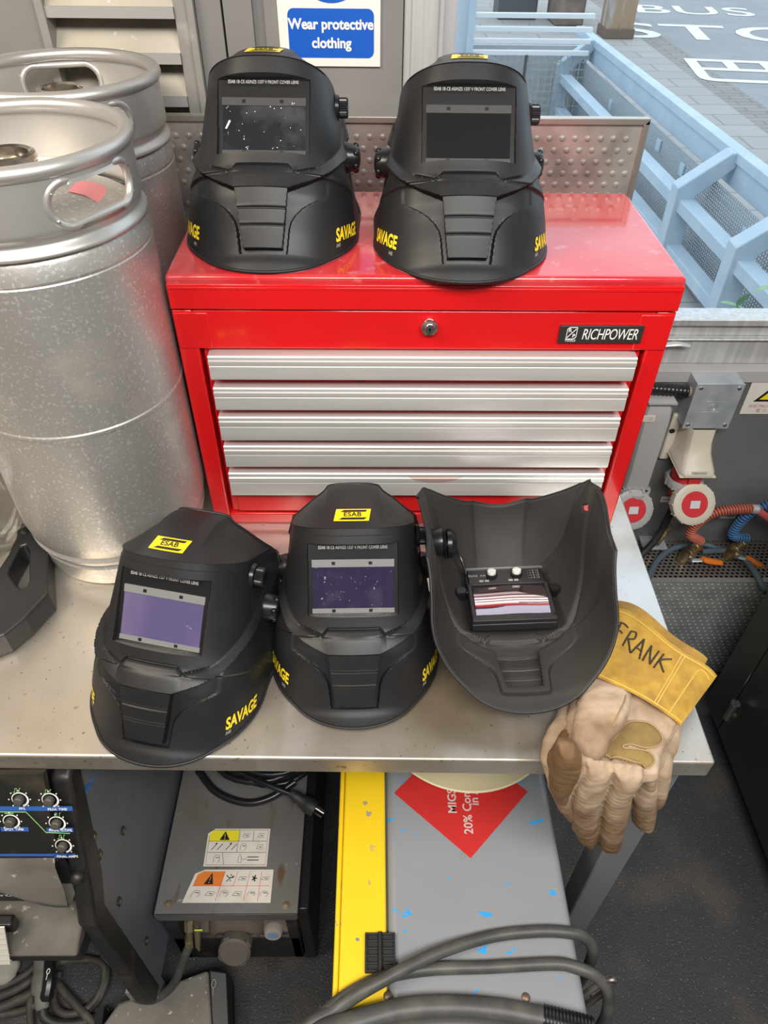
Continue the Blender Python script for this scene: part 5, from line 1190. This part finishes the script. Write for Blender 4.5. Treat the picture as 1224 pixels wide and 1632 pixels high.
# handle lip with its drooping right end
mb = MB(); P = []
for k in range(31):
    x = -1.0+(WXp-.022+1.0)*k/30; s = max(0, min(1, (x+.575)/.075)); s = s*s*(3-2*s); dz = -.066*s
    pr = [(-.480, -.146), (-.488, -.151+dz*.1), (-.499, -.158+dz*.8), (-.507, -.165+dz), (-.509, -.174+dz), (-.502, -.182+dz), (-.488, -.182+dz), (-.474, -.175+dz)]
    P.append([Vector((x, y, z)) for y, z in pr])
mb.grid(P, flip=True); mb.build('handle_lip', dusty_m, ws, smooth=60, recalc=False)
sweep('name_recess', [(-.47, -.15), (-.476, -.15), (-.478, -.335), (-.47, -.335)], rail_m)
np_ = sweep('name_plate', [(-.478, -.262), (-.4805, -.262), (-.4815, -.325), (-.478, -.325)], M('name_plate', (.02, .02, .02), .35))
c = uy(58, 1426, -.482); mb = MB(); text_on(mb, 'Syncrowave 250 DX', (c.x-.01, -.4825, c.z), (1, 0, 0), (0, -.02, 1), .0155, bold=.02, sx=1.15); mb.build('lettering', white_ink, np_, smooth=0)
# shelf and base
a1 = uy(60, 1446, -.49); a2 = uy(60, 1506, -.535); a3 = uy(60, 1533, -.545)
sweep('front_shelf', [(-.478, a1.z), (-.490, a1.z), (-.535, a2.z), (-.548, a2.z-.012), (-.52, a2.z-.02), (-.478, a2.z)], dusty_m, bevel=.004)
sweep('front_base', [(-.478, a2.z-.01), (-.545, a2.z-.012), (-.545, a3.z), (-.50, a3.z-.02), (-.40, a3.z-.02), (-.40, a2.z)], rail_m, bevel=.005)
mb = MB(); mb.box(WXp-.06, WXp-.004, -.498, -.465, FLOOR+.004, -.715); mb.box(-1.0, WXp-.06, -.30, .1, FLOOR+.004, -.76); mb.build('foot', M('foot_steel', (.42, .40, .38), .4, .6), ws, bevel=.002)
q = uy(15, 1462, -.51); mb = MB(); mb.box(q.x-.05, q.x+.012, q.y-.016, q.y, q.z-.012, q.z+.014); mb.build('switch_lever', satin_black, ws, bevel=.003)
q = uy(5, 1495, -.53); mb = MB(); mb.hexa([(q.x-.05, q.y-.024, q.z-.035), (q.x+.008, q.y-.024, q.z-.032), (q.x-.05, q.y-.022, q.z-.035), (q.x+.008, q.y-.022, q.z-.032), (q.x-.05, q.y+.0, q.z+.04), (q.x+.016, q.y+.0, q.z+.042), (q.x-.05, q.y+.002, q.z+.04), (q.x+.016, q.y+.002, q.z+.042)]); tgo = mb.build('paper_tag', paper, ws, smooth=0)
mb = MB()
for k in range(6): z_ = q.z+.032-.011*k; y_ = q.y-.0005-.024*(q.z+.04-z_)/.075; mb.box(q.x-.05, q.x+.012, y_-.001, y_-.0004, z_-.0004, z_+.0004)
mb.build('tag_lines', grey_ink, tgo, smooth=0)
# ---- cables and torch on the floor
fl_m = M('floor_cable', (.050, .046, .040), .6, noise=[(30, (.11, .095, .075), .5, .75, 4)])
zf = FLOOR+.010
sets = [
 ([(-30, 1600), (30, 1575), (70, 1545), (90, 1520)], .0085, 'grey floor cable running from the left edge up beneath the welder base'),
 ([(-30, 1585), (30, 1560), (55, 1540), (70, 1515)], .0075, 'upper of the cables entering at the left edge below the welder'),
 ([(-30, 1615), (20, 1598), (60, 1575), (85, 1540), (95, 1515)], .0095, 'thickest dusty cable at the lower left, lying beside the torch'),
 ([(-30, 1622), (30, 1612), (60, 1600), (80, 1580)], .0075, 'lowest straight cable at the lower left corner'),
 ([(50, 1640), (48, 1600), (60, 1560), (90, 1530), (130, 1527), (165, 1540), (160, 1580), (135, 1610), (100, 1615), (85, 1590), (95, 1550)], .0072, 'looped black cable coiled on the floor right of the torch'),
 ([(85, 1560), (115, 1595), (150, 1630), (180, 1645)], .0078, 'straight cable crossing the loop towards the foot pedal'),
 ([(165, 1520), (170, 1560), (155, 1595), (130, 1622), (120, 1650)], .0072, 'curved cable at the right of the floor coil'),
 ([(90, 1532), (140, 1530), (180, 1535), (205, 1550), (212, 1580)], .0070, 'thin cable running from the torch to the drooping hose')]
for i, (pp, r, lb) in enumerate(sets):
    P = [uz(x, y, zf+.004*(i % 3)+.003*math.sin(k*2.1+i)+r*.3) for k, (x, y) in enumerate(pp)]
    cable('floor_cable', P, r, lb, 'cable', 'cables on the floor below the welder', 8, fl_m)
tt = thing('welding_torch', 'grey handled welding torch lying on the floor under the welder', 'torch')
A, B, C_ = uz(68, 1528, FLOOR+.05), uz(66, 1585, FLOOR+.045), uz(68, 1608, FLOOR+.035)
mb = MB(); mb.tube(spline([A, A.lerp(B, .5), B, C_], 6), [.017]*6+[.019]*6+[.013]*6+[.011], 14, squash=.75); mb.build('torch_handle', M('torch_grey', (.17, .165, .15), .55, noise=[(20, (.10, .095, .085), .5, .75, 4)]), tt)
mb = MB(); mb.tube(spline([uz(80, 1528, FLOOR+.055), uz(79, 1560, FLOOR+.058), uz(73, 1596, FLOOR+.046)], 6), [.012]*6+[.0125]*6+[.008], 10); tg_ = mb.build('torch_trigger', satin_black, tt)
q = uz(77, 1548, FLOOR+.0705); mb = MB(); mb.tube([q+Vector((.0028*math.cos(t), .0045*math.sin(t), 0)) for t in np.linspace(0, 2*PI, 16)[:-1]], .0009, 6, closed=True); mb.tube([q+Vector((0, -.0045, 0)), q+Vector((0, -.014, -.001))], .0009, 6); mb.build('trigger_mark', white_ink, tg_)
mb = MB(); mb.tube(spline([C_, uz(72, 1622, FLOOR+.03), uz(95, 1632, FLOOR+.02), uz(140, 1628, FLOOR+.015), uz(175, 1610, FLOOR+.012)], 8), .0095, 12); mb.build('torch_lead', black_rubber, tt)
mb = MB(); mb.ball(uz(8, 1540, FLOOR+.02), (.03, .025, .02), 14); mb.ball(uz(2, 1555, FLOOR+.02), (.03, .02, .018), 12); ro_ = blob('work_rag', mb, M('rag_cloth', (.36, .34, .30), .9), None, lambda c: 0, .004, 3); tag(ro_, 'crumpled pale rag on the floor at the left edge below the welder', 'rag')
# ================================================================ RIGHT: SERVICES ON THE WALL
jb = thing('junction_box', 'grey metal junction box with screwed lid on the dark wall under the window sill', 'junction box')
jx0, jx1, jz0, jz1, jy = .5935, .6905, -.084, .0265, .384
mb = MB(); mb.box(jx0, jx1, jy, WY, jz0, jz1); mb.build('box_body', zinc, jb, bevel=.001)
mb = MB(); mb.box(jx0-.001, jx1+.001, jy-.003, jy, jz0-.001, jz1+.001); jl = mb.build('box_lid', zinc, jb, bevel=.0008)
for x in (jx0+.009, jx1-.009):
    for z in (jz0+.009, jz1-.009):
        mb = MB(); mb.lathe([(.0042, 0), (.0042, .0012), (.002, .0026), (.0002, .0028)], 16, Matrix.Translation((x, jy-.003, z)) @ Matrix.Rotation(PI/2, 4, 'X')); so = mb.build('lid_screw', bright_steel, jl)
mb = MB(); yy = jy-.0034; cx_, cz_ = (jx0+jx1)/2, (jz0+jz1)/2
def zl2(p): mb.tube([(cx_+a, yy, cz_+b_) for a, b_ in p], .0007, 5)
zl2([(-.018, .013), (.020, .013), (.014, -.013), (-.022, -.013)]); zl2([(-.018, .013), (-.010, .013), (-.016, -.013), (-.022, -.013)])
mb.tube([(cx_+.0085*math.cos(t), yy, cz_+.008*math.sin(t)) for t in np.linspace(0, 2*PI, 22)[:-1]], .0007, 5, closed=True); mb.tube([(cx_+.004*math.cos(t), yy, cz_+.004*math.sin(t)) for t in np.linspace(0, 2*PI, 16)[:-1]], .0006, 5, closed=True)
mb.build('embossed_mark', zinc, jl)
# corrugated conduit into the box
a, b_ = Vector((.45, .405, .006)), Vector((jx0-.006, .405, -.006))
cd = thing('flex_conduit', 'black ribbed conduit entering the junction box from behind the red tool chest', 'conduit')
mb = MB(); n = 60; mb.tube([a.lerp(b_, i/n) for i in range(n+1)], [.0128+.0014*math.sin(i*1.7) for i in range(n+1)], 14); mb.build('conduit_tube', satin_black, cd, smooth=70)
mb = MB(); mb.cyl(b_-Vector((.002, 0, 0)), b_+Vector((.006, 0, 0)), .0105, n=18); mb.build('conduit_gland', M('gland_tan', (.42, .32, .20), .5), cd)
# electricity warning sign
es = thing('electrical_sign', 'white electrical hazard sign with yellow triangle at the right edge beside the junction box', 'sign')
sy = WY-.003; c0 = uy(1178, 660, sy); c1_ = uy(1190, 601, sy)
ex0, ez0, ez1 = c0.x, c0.z, c1_.z; ex1 = ex0+.115
mb = MB(); mb.box(ex0, ex1, sy, WY-.0004, ez0, ez1); mb.build('sign_plate', M('sign_cream', (.72, .68, .62), .45), es, bevel=.0006)
tcx = ex0+.0575; zb_ = ez0+.0335; hw_ = .0385; ht = .050
mb = MB(); mb.prism([(tcx-hw_, sy-.0008, zb_), (tcx+hw_, sy-.0008, zb_), (tcx, sy-.0008, zb_+ht*1.0)], (0, .0007, 0)); to = mb.build('triangle_border', black_ink, es, smooth=0)
mb = MB(); mb.prism([(tcx-hw_*.72, sy-.0014, zb_+.0055), (tcx+hw_*.72, sy-.0014, zb_+.0055), (tcx, sy-.0014, zb_+ht*.80)], (0, .0005, 0)); ti = mb.build('triangle_face', M('hazard_yellow', (.85, .70, .02), .45), to, smooth=0)
mb = MB(); mb.prism([(tcx+a, sy-.0019, zb_+b_) for a, b_ in ((.001, .036), (-.006, .021), (-.0005, .0215), (-.0045, .010), (-.0065, .0105), (-.0035, .0062), (-.001, .0102), (-.003, .0103), (.0055, .0245), (.0005, .024), (.005, .034))], (0, .0004, 0)); mb.build('lightning_bolt', black_ink, ti, smooth=0)
mb = MB(); text_on(mb, 'ELECTRICAL HAZARD', (tcx, sy-.0006, ez0+.0215), (1, 0, 0), (0, 0, 1), .0098, bold=.005, sx=.9); text_on(mb, '電 力 危 險', (tcx, sy-.0006, ez0+.0095), (1, 0, 0), (0, 0, 1), .0105); mb.build('lettering', M('faded_red', (.56, .20, .22), .5), es, smooth=0)
# industrial sockets
cream = M('socket_cream', (.62, .57, .47), .45, noise=[(7, (.56, .50, .40), .45, .75, 4)]); sgrey = M('socket_grey', (.40, .40, .39), .45); sred = M('socket_red', (.60, .035, .045), .4)
def cap_disc(parent, c, r, nrm, ring_m, name='hinged_cap'):
    nrm = Vector(nrm).normalized(); fr_ = nrm.to_track_quat('Z', 'Y').to_matrix().to_4x4(); fr_.translation = c
    mb = MB(); mb.lathe([(r*.62, .001), (r*.9, .0015), (r, -.001), (r*1.02, -.006), (r*.99, -.022), (r*.80, -.024), (r*.6, -.020), (.0003, -.018)], 48, fr_); co = mb.build(name, ring_m, parent)
    mb = MB()
    for k in range(12):
        a = k*PI/6; mb.box(r*.97, r*1.045, -.0016, .0016, -.021, -.003, fr_ @ Matrix.Rotation(a, 4, 'Z'))
    mb.build('cap_rib', ring_m, co, smooth=0)
    mb = MB(); mb.lathe([(.0003, .0022), (r*.60, .0022), (r*.63, .001)], 48, fr_); fo = mb.build('cap_face', sred, co)
    X2 = Vector((1, .0, 0)); X2 = (X2-nrm*X2.dot(nrm)).normalized(); Y2 = nrm.cross(X2); c2_ = Vector(c)+nrm*.0027
    mb = MB(); mb.prism([c2_+X2*a*r*.22+Y2*b_*r*.18 for a, b_ in ((-1.1, -1), (1.0, -1), (1.1, 1), (-.95, 1))], nrm*.0004); lo_ = mb.build('cap_label', M('cap_label', (.60, .62, .64), .4) if 'cap_label' not in bpy.data.materials else bpy.data.materials['cap_label'], fo, smooth=0)
    return co
s1 = thing('wall_socket', 'cream industrial socket below the junction box with open red and white round cap', 'wall socket')
fy = .352
A = [uy(1105, 680, fy+.02), uy(1142, 680, fy+.02), uy(1142, 728, fy), uy(1090, 728, fy)]
zt_, zm_, zb2 = -.085, -.150, -.178
cx0s, cx1s = .607, .672
mb = MB(); P = []
for zz, hw, fy_ in ((zt_+.004, .031, .372), (-.115, .030, .366), (-.140, .031, .355), (-.158, .035, .338), (-.168, .038, .328), (-.172, .0385, .326), (-.1765, .0385, .326)):
    c = .638; P.append([Vector((c-hw, WY, zz)), Vector((c-hw, fy_+.012, zz)), Vector((c-hw+.008, fy_, zz)), Vector((c+hw-.008, fy_, zz)), Vector((c+hw, fy_+.012, zz)), Vector((c+hw, WY, zz))])
mb.grid(P, flip=True, wrap=True); bo_ = mb.build('socket_housing', cream, s1, bevel=0, smooth=50)
mb = MB(); mb.box(.598, .678, .327, WY, -.1790, -.1755); mb.build('housing_lip', cream, s1, bevel=.0015)
mb = MB(); mb.box(.585, .607, WY-.012, WY, -.20, -.075); mb.build('mounting_plate', cream, s1, bevel=.004)
q = (.592, WY-.0125, -.118); mb = MB(); mb.cyl((q[0], q[1]-.001, q[2]), (q[0], q[1]+.003, q[2]), .006, n=16); mb.build('plate_screw', satin_black, bo_)
mb = MB(); mb.box(.622, .655, .3275, .3285, -.1695, -.1605); tl_ = mb.build('type_label', paper, bo_, smooth=0); mb = MB(); text_on(mb, '88A1A 6', (.6385, .3270, -.165), (1, 0, 0), (0, 0, 1), .0070, bold=.01); mb.build('label_print', grey_ink, tl_, smooth=0)
ax1 = Vector((0, -.10, -1)).normalized(); c = Vector((.636, .378, -.178)); fr_ = ax1.to_track_quat('Z', 'Y').to_matrix().to_4x4(); fr_.translation = c
mb = MB(); mb.lathe([(.030, 0), (.0315, .004), (.0305, .03), (.0325, .045), (.028, .062), (.026, .085), (.0003, .085)], 40, fr_); rs = mb.build('red_sleeve', sred, s1)
mb = MB(); mb.box(.628, .655, .338, .352, -.232, -.180); mb.box(.634, .650, .334, .340, -.236, -.226); mb.build('cap_hinge', sred, rs, bevel=.002)
mb = MB(); mb.lathe([(.034, .036), (.0395, .037), (.041, .041), (.0405, .054), (.037, .058), (.034, .058)], 48, fr_); lr = mb.build('locking_ring', sgrey, s1)
mb = MB()
for k in range(10): mb.box(.038, .0425, -.002, .002, .040, .055, fr_ @ Matrix.Rotation(k*PI/5, 4, 'Z'))
mb.build('ring_rib', sgrey, lr, smooth=0)
q = uy(1107, 804, .315); cap_disc(s1, q, .0480, (.05, -.86, .50), cream)
mb = MB(); P = spline([Vector((.633, .372, -.262)), Vector((.628, .365, -.32)), Vector((.615, .36, -.40)), Vector((.56, .33, -.47)), Vector((.50, .28, -.56))], 8); mb.tube(P, .0085, 12); mb.build('socket_cable', black_rubber, s1)
s2 = thing('wall_socket', 'grey industrial socket half hidden by the right edge of the tool chest, with red-centred cap', 'wall socket')
mb = MB(); P = []
for zz, hw, fy_ in ((-.015, .024, .385), (-.035, .029, .375), (-.06, .031, .372), (-.19, .029, .365), (-.245, .030, .365)):
    c = .530; P.append([Vector((c-hw, WY, zz)), Vector((c-hw, fy_+.008, zz)), Vector((c-hw+.006, fy_, zz)), Vector((c+hw-.006, fy_, zz)), Vector((c+hw, fy_+.008, zz)), Vector((c+hw, WY, zz))])
mb.grid(P, flip=True, wrap=True); mb.box(.500, .560, .37, WY, -.017, -.013); mb.box(.501, .559, .366, WY, -.247, -.243); bo_ = mb.build('socket_housing', sgrey, s2, smooth=40)
q = uy(1035, 668, .370); mb = MB(); mb.box(q.x-.018, q.x+.012, q.y-.0006, q.y+.004, q.z-.007, q.z+.007); tl_ = mb.build('number_label', paper, bo_, smooth=0); mb = MB(); text_on(mb, '16', (q.x+.002, q.y-.001, q.z), (1, 0, 0), (0, 0, 1), .0085, bold=.01); mb.build('label_print', grey_ink, tl_, smooth=0)
c = Vector((.531, .385, -.245)); fr_ = ax1.to_track_quat('Z', 'Y').to_matrix().to_4x4(); fr_.translation = c
mb = MB(); mb.lathe([(.033, .006), (.038, .008), (.039, .026), (.035, .03), (.0003, .03)], 44, fr_); mb.build('locking_ring', sgrey, s2)
mb = MB(); mb.box(.519, .540, .350, .366, -.292, -.250); mb.build('cap_hinge', sred, s2, bevel=.002)
for xx in (.513, .544): mb = MB(); mb.box(xx-.003, xx+.003, .352, .366, -.285, -.24); mb.build('hinge_lug', sgrey, s2, bevel=.001)
q = uy(1009, 813, .335); cap_disc(s2, q, .0475, (.05, -.88, .46), sgrey)
for nm, x, y, body, lb in (('gas_label', 1161, 822, 'Oxygen', 'small white printed label on the wall beneath the red hose'), ('gas_label', 1066, 796, 'Acetylene', 'small white label on the wall behind the cream socket cap')):
    q = uy(x, y, WY-.0015); mb = MB(); mb.box(q.x-.019, q.x+.019, WY-.0015, WY-.0003, q.z-.0085, q.z+.0085); lo_ = tag(mb.build(nm, M('label_white', (.74, .73, .71), .4) if 'label_white' not in bpy.data.materials else bpy.data.materials['label_white'], smooth=0), lb, 'label')
    mb = MB(); text_on(mb, body, (q.x, WY-.0021, q.z), (1, 0, 0), (0, 0, 1), .0105 if body == 'Oxygen' else .008, bold=.01); mb.build('lettering', black_ink, lo_, smooth=0)
# ---- stepped plinth: perforated top, studded front
LZp = uy(1150, 862, WY).z; LYf = uz(1130, 928, LZp).y
lp_ = thing('plinth_box', 'perforated top and studded front steel plinth along the wall under the sockets', 'plinth')
mb = MB(); mb.box(.30, 1.6, LYf, WY, LZp-.0015, LZp); mb.build('perforated_top', perforated_mat('perforated_steel', (.36, .33, .30), (.0125, .0108), .34, .75, .4, 'dots', (0, 1)), lp_, smooth=0)
mb = MB(); mb.box(.30, 1.6, LYf+.01, WY, LZp-.05, LZp-.045); mb.build('plinth_inside', satin_black, lp_, smooth=0)
durbar(.40, 1.10, FLOOR, LZp-.002, LYf, .0165, .0034, .0020).build('studded_front', M('durbar_front', (.40, .42, .41), .5, .3, noise=[(18, (.29, .31, .30), .42, .68, 5)]), lp_)
mb = MB(); mb.box(.30, 1.6, LYf-.001, LYf+.014, LZp, LZp+.0015); mb.build('plinth_edge', M('plinth_edge', (.42, .42, .40), .4, .6), lp_, smooth=0)
# ---- gas valves, hoses
org = M('lever_orange', (.82, .20, .02), .4)
def valve(px, py, label, lever_px):
    t = thing('ball_valve', label, 'valve', (0, 0, 0), 0, 'brass ball valves on the plinth')
    b0 = uz(px, py, LZp); y0 = min(b0.y, WY-.03); b0 = Vector((b0.x, y0, LZp)); d = Vector((.055, .01, .10)).normalized()
    mb = MB(); mb.cyl(b0-d*.02, b0+d*.002, .0125, n=6); mb.cyl(b0, b0+d*.028, .0145, .0145, 18); mb.cyl(b0+d*.026, b0+d*.038, .0165, n=6); mb.cyl(b0+d*.036, b0+d*.052, .0115, n=18); mb.cyl(b0+d*.050, b0+d*.060, .0150, n=6); mb.cyl(b0+d*.058, b0+d*.074, .0095, n=16)
    mb.build('valve_body', brass, t, bevel=.0008, smooth=30)
    s0 = b0+d*.016; n_ = Vector((.35, -.9, .25)).normalized(); mb = MB(); mb.cyl(s0, s0+n_*.024, .0055, n=12); mb.cyl(s0+n_*.018, s0+n_*.024, .0085, n=6); mb.build('valve_stem', bright_steel, t)
    L0 = s0+n_*.022; L1 = uy(*lever_px, L0.y-.006)
    mid = L0.lerp(L1, .32)+Vector((0, 0, .004)); mb = MB(); mb.tube([L0, mid], .006, 8, squash=.4); lv = mb.build('lever', zinc, t)
    mb = MB(); st = mid.lerp(L1, .02); mb.tube([st+Vector((0, 0, .006)), st+Vector((.006, 0, .001)), st.lerp(L1, .5), L1], [.0065, .0095, .0095, .008], 12, squash=.75); mb.build('lever_grip', org, lv)
    return b0+d*.070, d
t1, d1 = valve(1085, 893, 'left brass ball valve with orange lever, under the red spring-wrapped hose', (1150, 897))
t2, d2 = valve(1158, 888, 'right brass ball valve with orange lever, under the blue spring-wrapped hose', (1216, 903))
def spring_hose(name, pts, r, core, coil, label, turns):
    t = thing(name, label, 'hose'); S = spline(pts, 26)
    mb = MB(); mb.tube(S, r, 14); mb.build('hose_core', core, t, smooth=70)
    L_ = [0]
    for a, b_ in zip(S, S[1:]): L_.append(L_[-1]+(b_-a).length)
    mb = MB(); P = []; N_ = turns*12
    u = None
    for k in range(N_+1):
        s = L_[-1]*k/N_; i = max(0, min(len(S)-2, int(np.searchsorted(L_, s))-1)); f = (s-L_[i])/(L_[i+1]-L_[i]); p = S[i].lerp(S[i+1], f); t_ = (S[i+1]-S[i]).normalized()
        u = t_.orthogonal().normalized() if u is None else (u-t_*u.dot(t_)).normalized(); w_ = t_.cross(u); a = 2*PI*k/12; P.append(p+(u*math.cos(a)+w_*math.sin(a))*(r+.0016))
    mb.tube(P, .0022, 6); mb.build('spring_guard', coil, t, smooth=70); return t
hred, hblue = M('hose_red', (.30, .05, .035), .6), M('hose_blue', (.03, .07, .16), .6); cred, cblue = M('coil_red', (.50, .14, .09), .45), M('coil_blue', (.07, .20, .42), .45)
hy = t1.y
rh = spring_hose('red_gas_hose', [t1, uy(1100, 850, hy-.002), uy(1116, 830, hy-.004), uy(1140, 817, hy-.004), uy(1170, 812, hy-.004), uy(1198, 811, hy-.004)], .0085, hred, cred, 'red spring-wrapped gas hose rising from the left brass valve', 34)
mb = MB(); e = uy(1198, 811, hy-.004); mb.cyl(e, uy(1208, 812, hy-.006), .0115, n=16); mb.build('hose_clip', alu_light, rh)
mb = MB(); mb.tube(spline([uy(1206, 812, hy-.005), uy(1224, 825, hy-.015), uy(1260, 850, hy-.03)], 8), .0085, 14); mb.build('hose_tail', M('hose_tail_red', (.62, .12, .10), .5), rh)
hy2 = t2.y
bh = spring_hose('blue_gas_hose', [t2, uy(1168, 853, hy2-.002), uy(1180, 832, hy2-.004), uy(1198, 817, hy2-.004), uy(1222, 806, hy2-.004), uy(1260, 797, hy2-.004)], .0085, hblue, cblue, 'blue spring-wrapped gas hose rising from the right brass valve', 30)
teal = M('hose_teal', (.085, .125, .15), .5)
cable('teal_hose', [uz(1020, 960, LZp+.012), uz(1040, 905, LZp+.010), uz(1062, 880, LZp+.010), uz(1088, 870, LZp+.010), uz(1125, 868, LZp+.010), uz(1150, 878, LZp+.010)], .0075, 'dull teal hose looping across the perforated plinth behind the left valve', 'hose', mat=teal)
cable('teal_hose', [uz(1118, 879, LZp+.010), uz(1160, 878, LZp+.010), uz(1185, 890, LZp+.010), uz(1205, 915, LZp+.011), Vector((uz(1215, 932, LZp).x, LYf-.014, LZp-.004)), uy(1224, 945, LYf-.016), uy(1245, 985, LYf-.016)], .0078, 'dull teal hose running over the plinth edge at the right of the photo', 'hose', mat=teal)
gl_ = thing('pipe_fitting', 'small brass pipe fitting between the two wall sockets above the plinth', 'fitting')
q = uy(1057, 850, .395); mb = MB(); mb.cyl(q+Vector((.008, 0, .03)), q, .0065, n=12); mb.cyl(q+Vector((.002, 0, .012)), q+Vector((0, 0, -.004)), .011, n=6); mb.cyl(q+Vector((0, 0, -.003)), q+Vector((-.006, 0, -.035)), .008, n=12); mb.build('fitting_body', brass, gl_, bevel=.0006, smooth=30)
mb = MB(); mb.box(q.x-.04, q.x+.02, q.y-.01, WY, q.z-.05, q.z-.043); mb.build('fitting_bracket', zinc, gl_, bevel=.001)
# ---- black steel cabinet on the right
CX = .805
kb_ = thing('steel_cabinet', 'black steel cabinet standing at the right edge, its door gap and lock facing the bench', 'cabinet')
cab_m = M('cabinet_black', (.045, .043, .038), .30, .35, noise=[(5, (.06, .055, .047), .4, .7, 4)])
mb = MB(); mb.box(CX+.002, 1.4, -1.4, .165, FLOOR+.035, -.02); mb.build('cabinet_body', satin_black, kb_, bevel=.002)
for ya, yb in ((.078, .163), (-.30, .074), (-1.4, -.304)):
    mb = MB(); mb.box(CX-.012, CX+.001, ya, yb, FLOOR+.06, -.03); do_ = mb.build('cabinet_door', cab_m, kb_, bevel=.002)
    if ya == -.30: dmain = do_
q = ux(1178, 1115, CX-.012); mb = MB(); mb.cyl((CX-.030, .050, q.z-.055), (CX-.030, .050, q.z+.008), .0085, n=18); ho = mb.build('door_handle', M('handle_steel', (.36, .34, .30), .3, .9), dmain, bevel=.002)
mb = MB(); mb.box(CX-.03, CX-.012, .046, .054, q.z-.045, q.z-.037); mb.build('handle_bracket', bpy.data.materials['handle_steel'], ho); 
mb = MB(); mb.cyl((CX-.030, .050, q.z+.008), (CX-.030, .050, q.z+.012), .0105, n=20); mb.build('lock_cylinder', bright_steel, ho)
mb = MB(); mb.box(CX+.03, 1.4, -1.4, .15, FLOOR, FLOOR+.05); mb.build('cabinet_plinth', satin_black, kb_)
# ---- clear vessel with black handle frame at the far left of the bench
gj = thing('clear_jug', 'clear domed vessel with angular black handle frame at the left edge of the bench', 'jug')
zf_ = .042; O_ = [uz(x, y, zf_) for x, y in ((-70, 930), (-4, 908), (12, 884), (24, 858), (34, 831), (67, 847), (75, 863), (77, 945), (40, 984), (6, 1011), (-70, 1040))]
I_ = [uz(x, y, zf_) for x, y in ((33, 870), (41, 867), (46, 876), (46, 925), (41, 934), (33, 938), (24, 930), (13, 914), (15, 904), (25, 885))]
bm = bmesh.new(); ov = [bm.verts.new(p) for p in O_]; iv = [bm.verts.new(p) for p in I_]
es_ = [bm.edges.new((l[i], l[(i+1) % len(l)])) for l in (ov, iv) for i in range(len(l))]
bmesh.ops.triangle_fill(bm, edges=es_, use_beauty=True); bmesh.ops.recalc_face_normals(bm, faces=bm.faces)
if bm.faces and bm.faces[0].normal.z < 0: bmesh.ops.reverse_faces(bm, faces=bm.faces)
bm.verts.index_update(); mb = MB(); mb.add([v.co for v in bm.verts], [tuple(v.index for v in f.verts) for f in bm.faces]); bm.free()
ho = mb.build('handle_frame', M('jug_black', (.022, .022, .023), .4), gj, smooth=0); m_ = ho.modifiers.new('thick', 'SOLIDIFY'); m_.thickness = .040; m_.offset = -1; b_ = ho.modifiers.new('bevel', 'BEVEL'); b_.width = .007; b_.segments = 3; b_.angle_limit = math.radians(50); b_.limit_method = 'ANGLE'
gc = uz(-66, 806, .10); mb = MB(); pr = []
for k in range(25):
    a = -PI/2+PI*k/24*.93; pr.append((max(.0005, .099*math.cos(a)), .098*math.sin(a)))
mb.lathe(pr, 64, Matrix.Translation((gc.x, gc.y, .101))); go = mb.build('clear_body', clear_mat('jug_clear', (.80, .80, .78), 1.6, .06, .09), gj)
kq = uz(38, 846, zf_); mb = MB(); mb.ball((kq.x, kq.y, zf_-.004), (.011, .011, .009), 16); mb.build('handle_boss', bpy.data.materials['jug_black'], gj)
q = uz(-5, 725, .03); mb = MB(); mb.cyl(q+Vector((-.02, 0, -.028)), q+Vector((-.02, 0, .02)), .028, n=24); mb.cyl(q+Vector((-.02, 0, .02)), q+Vector((-.02, 0, .032)), .022, n=6); tag(mb.build('brass_cap', M('dark_brass', (.25, .20, .12), .4, .8), bevel=.002), 'dark brass cap at the far left of the bench behind the clear jug', 'cap')
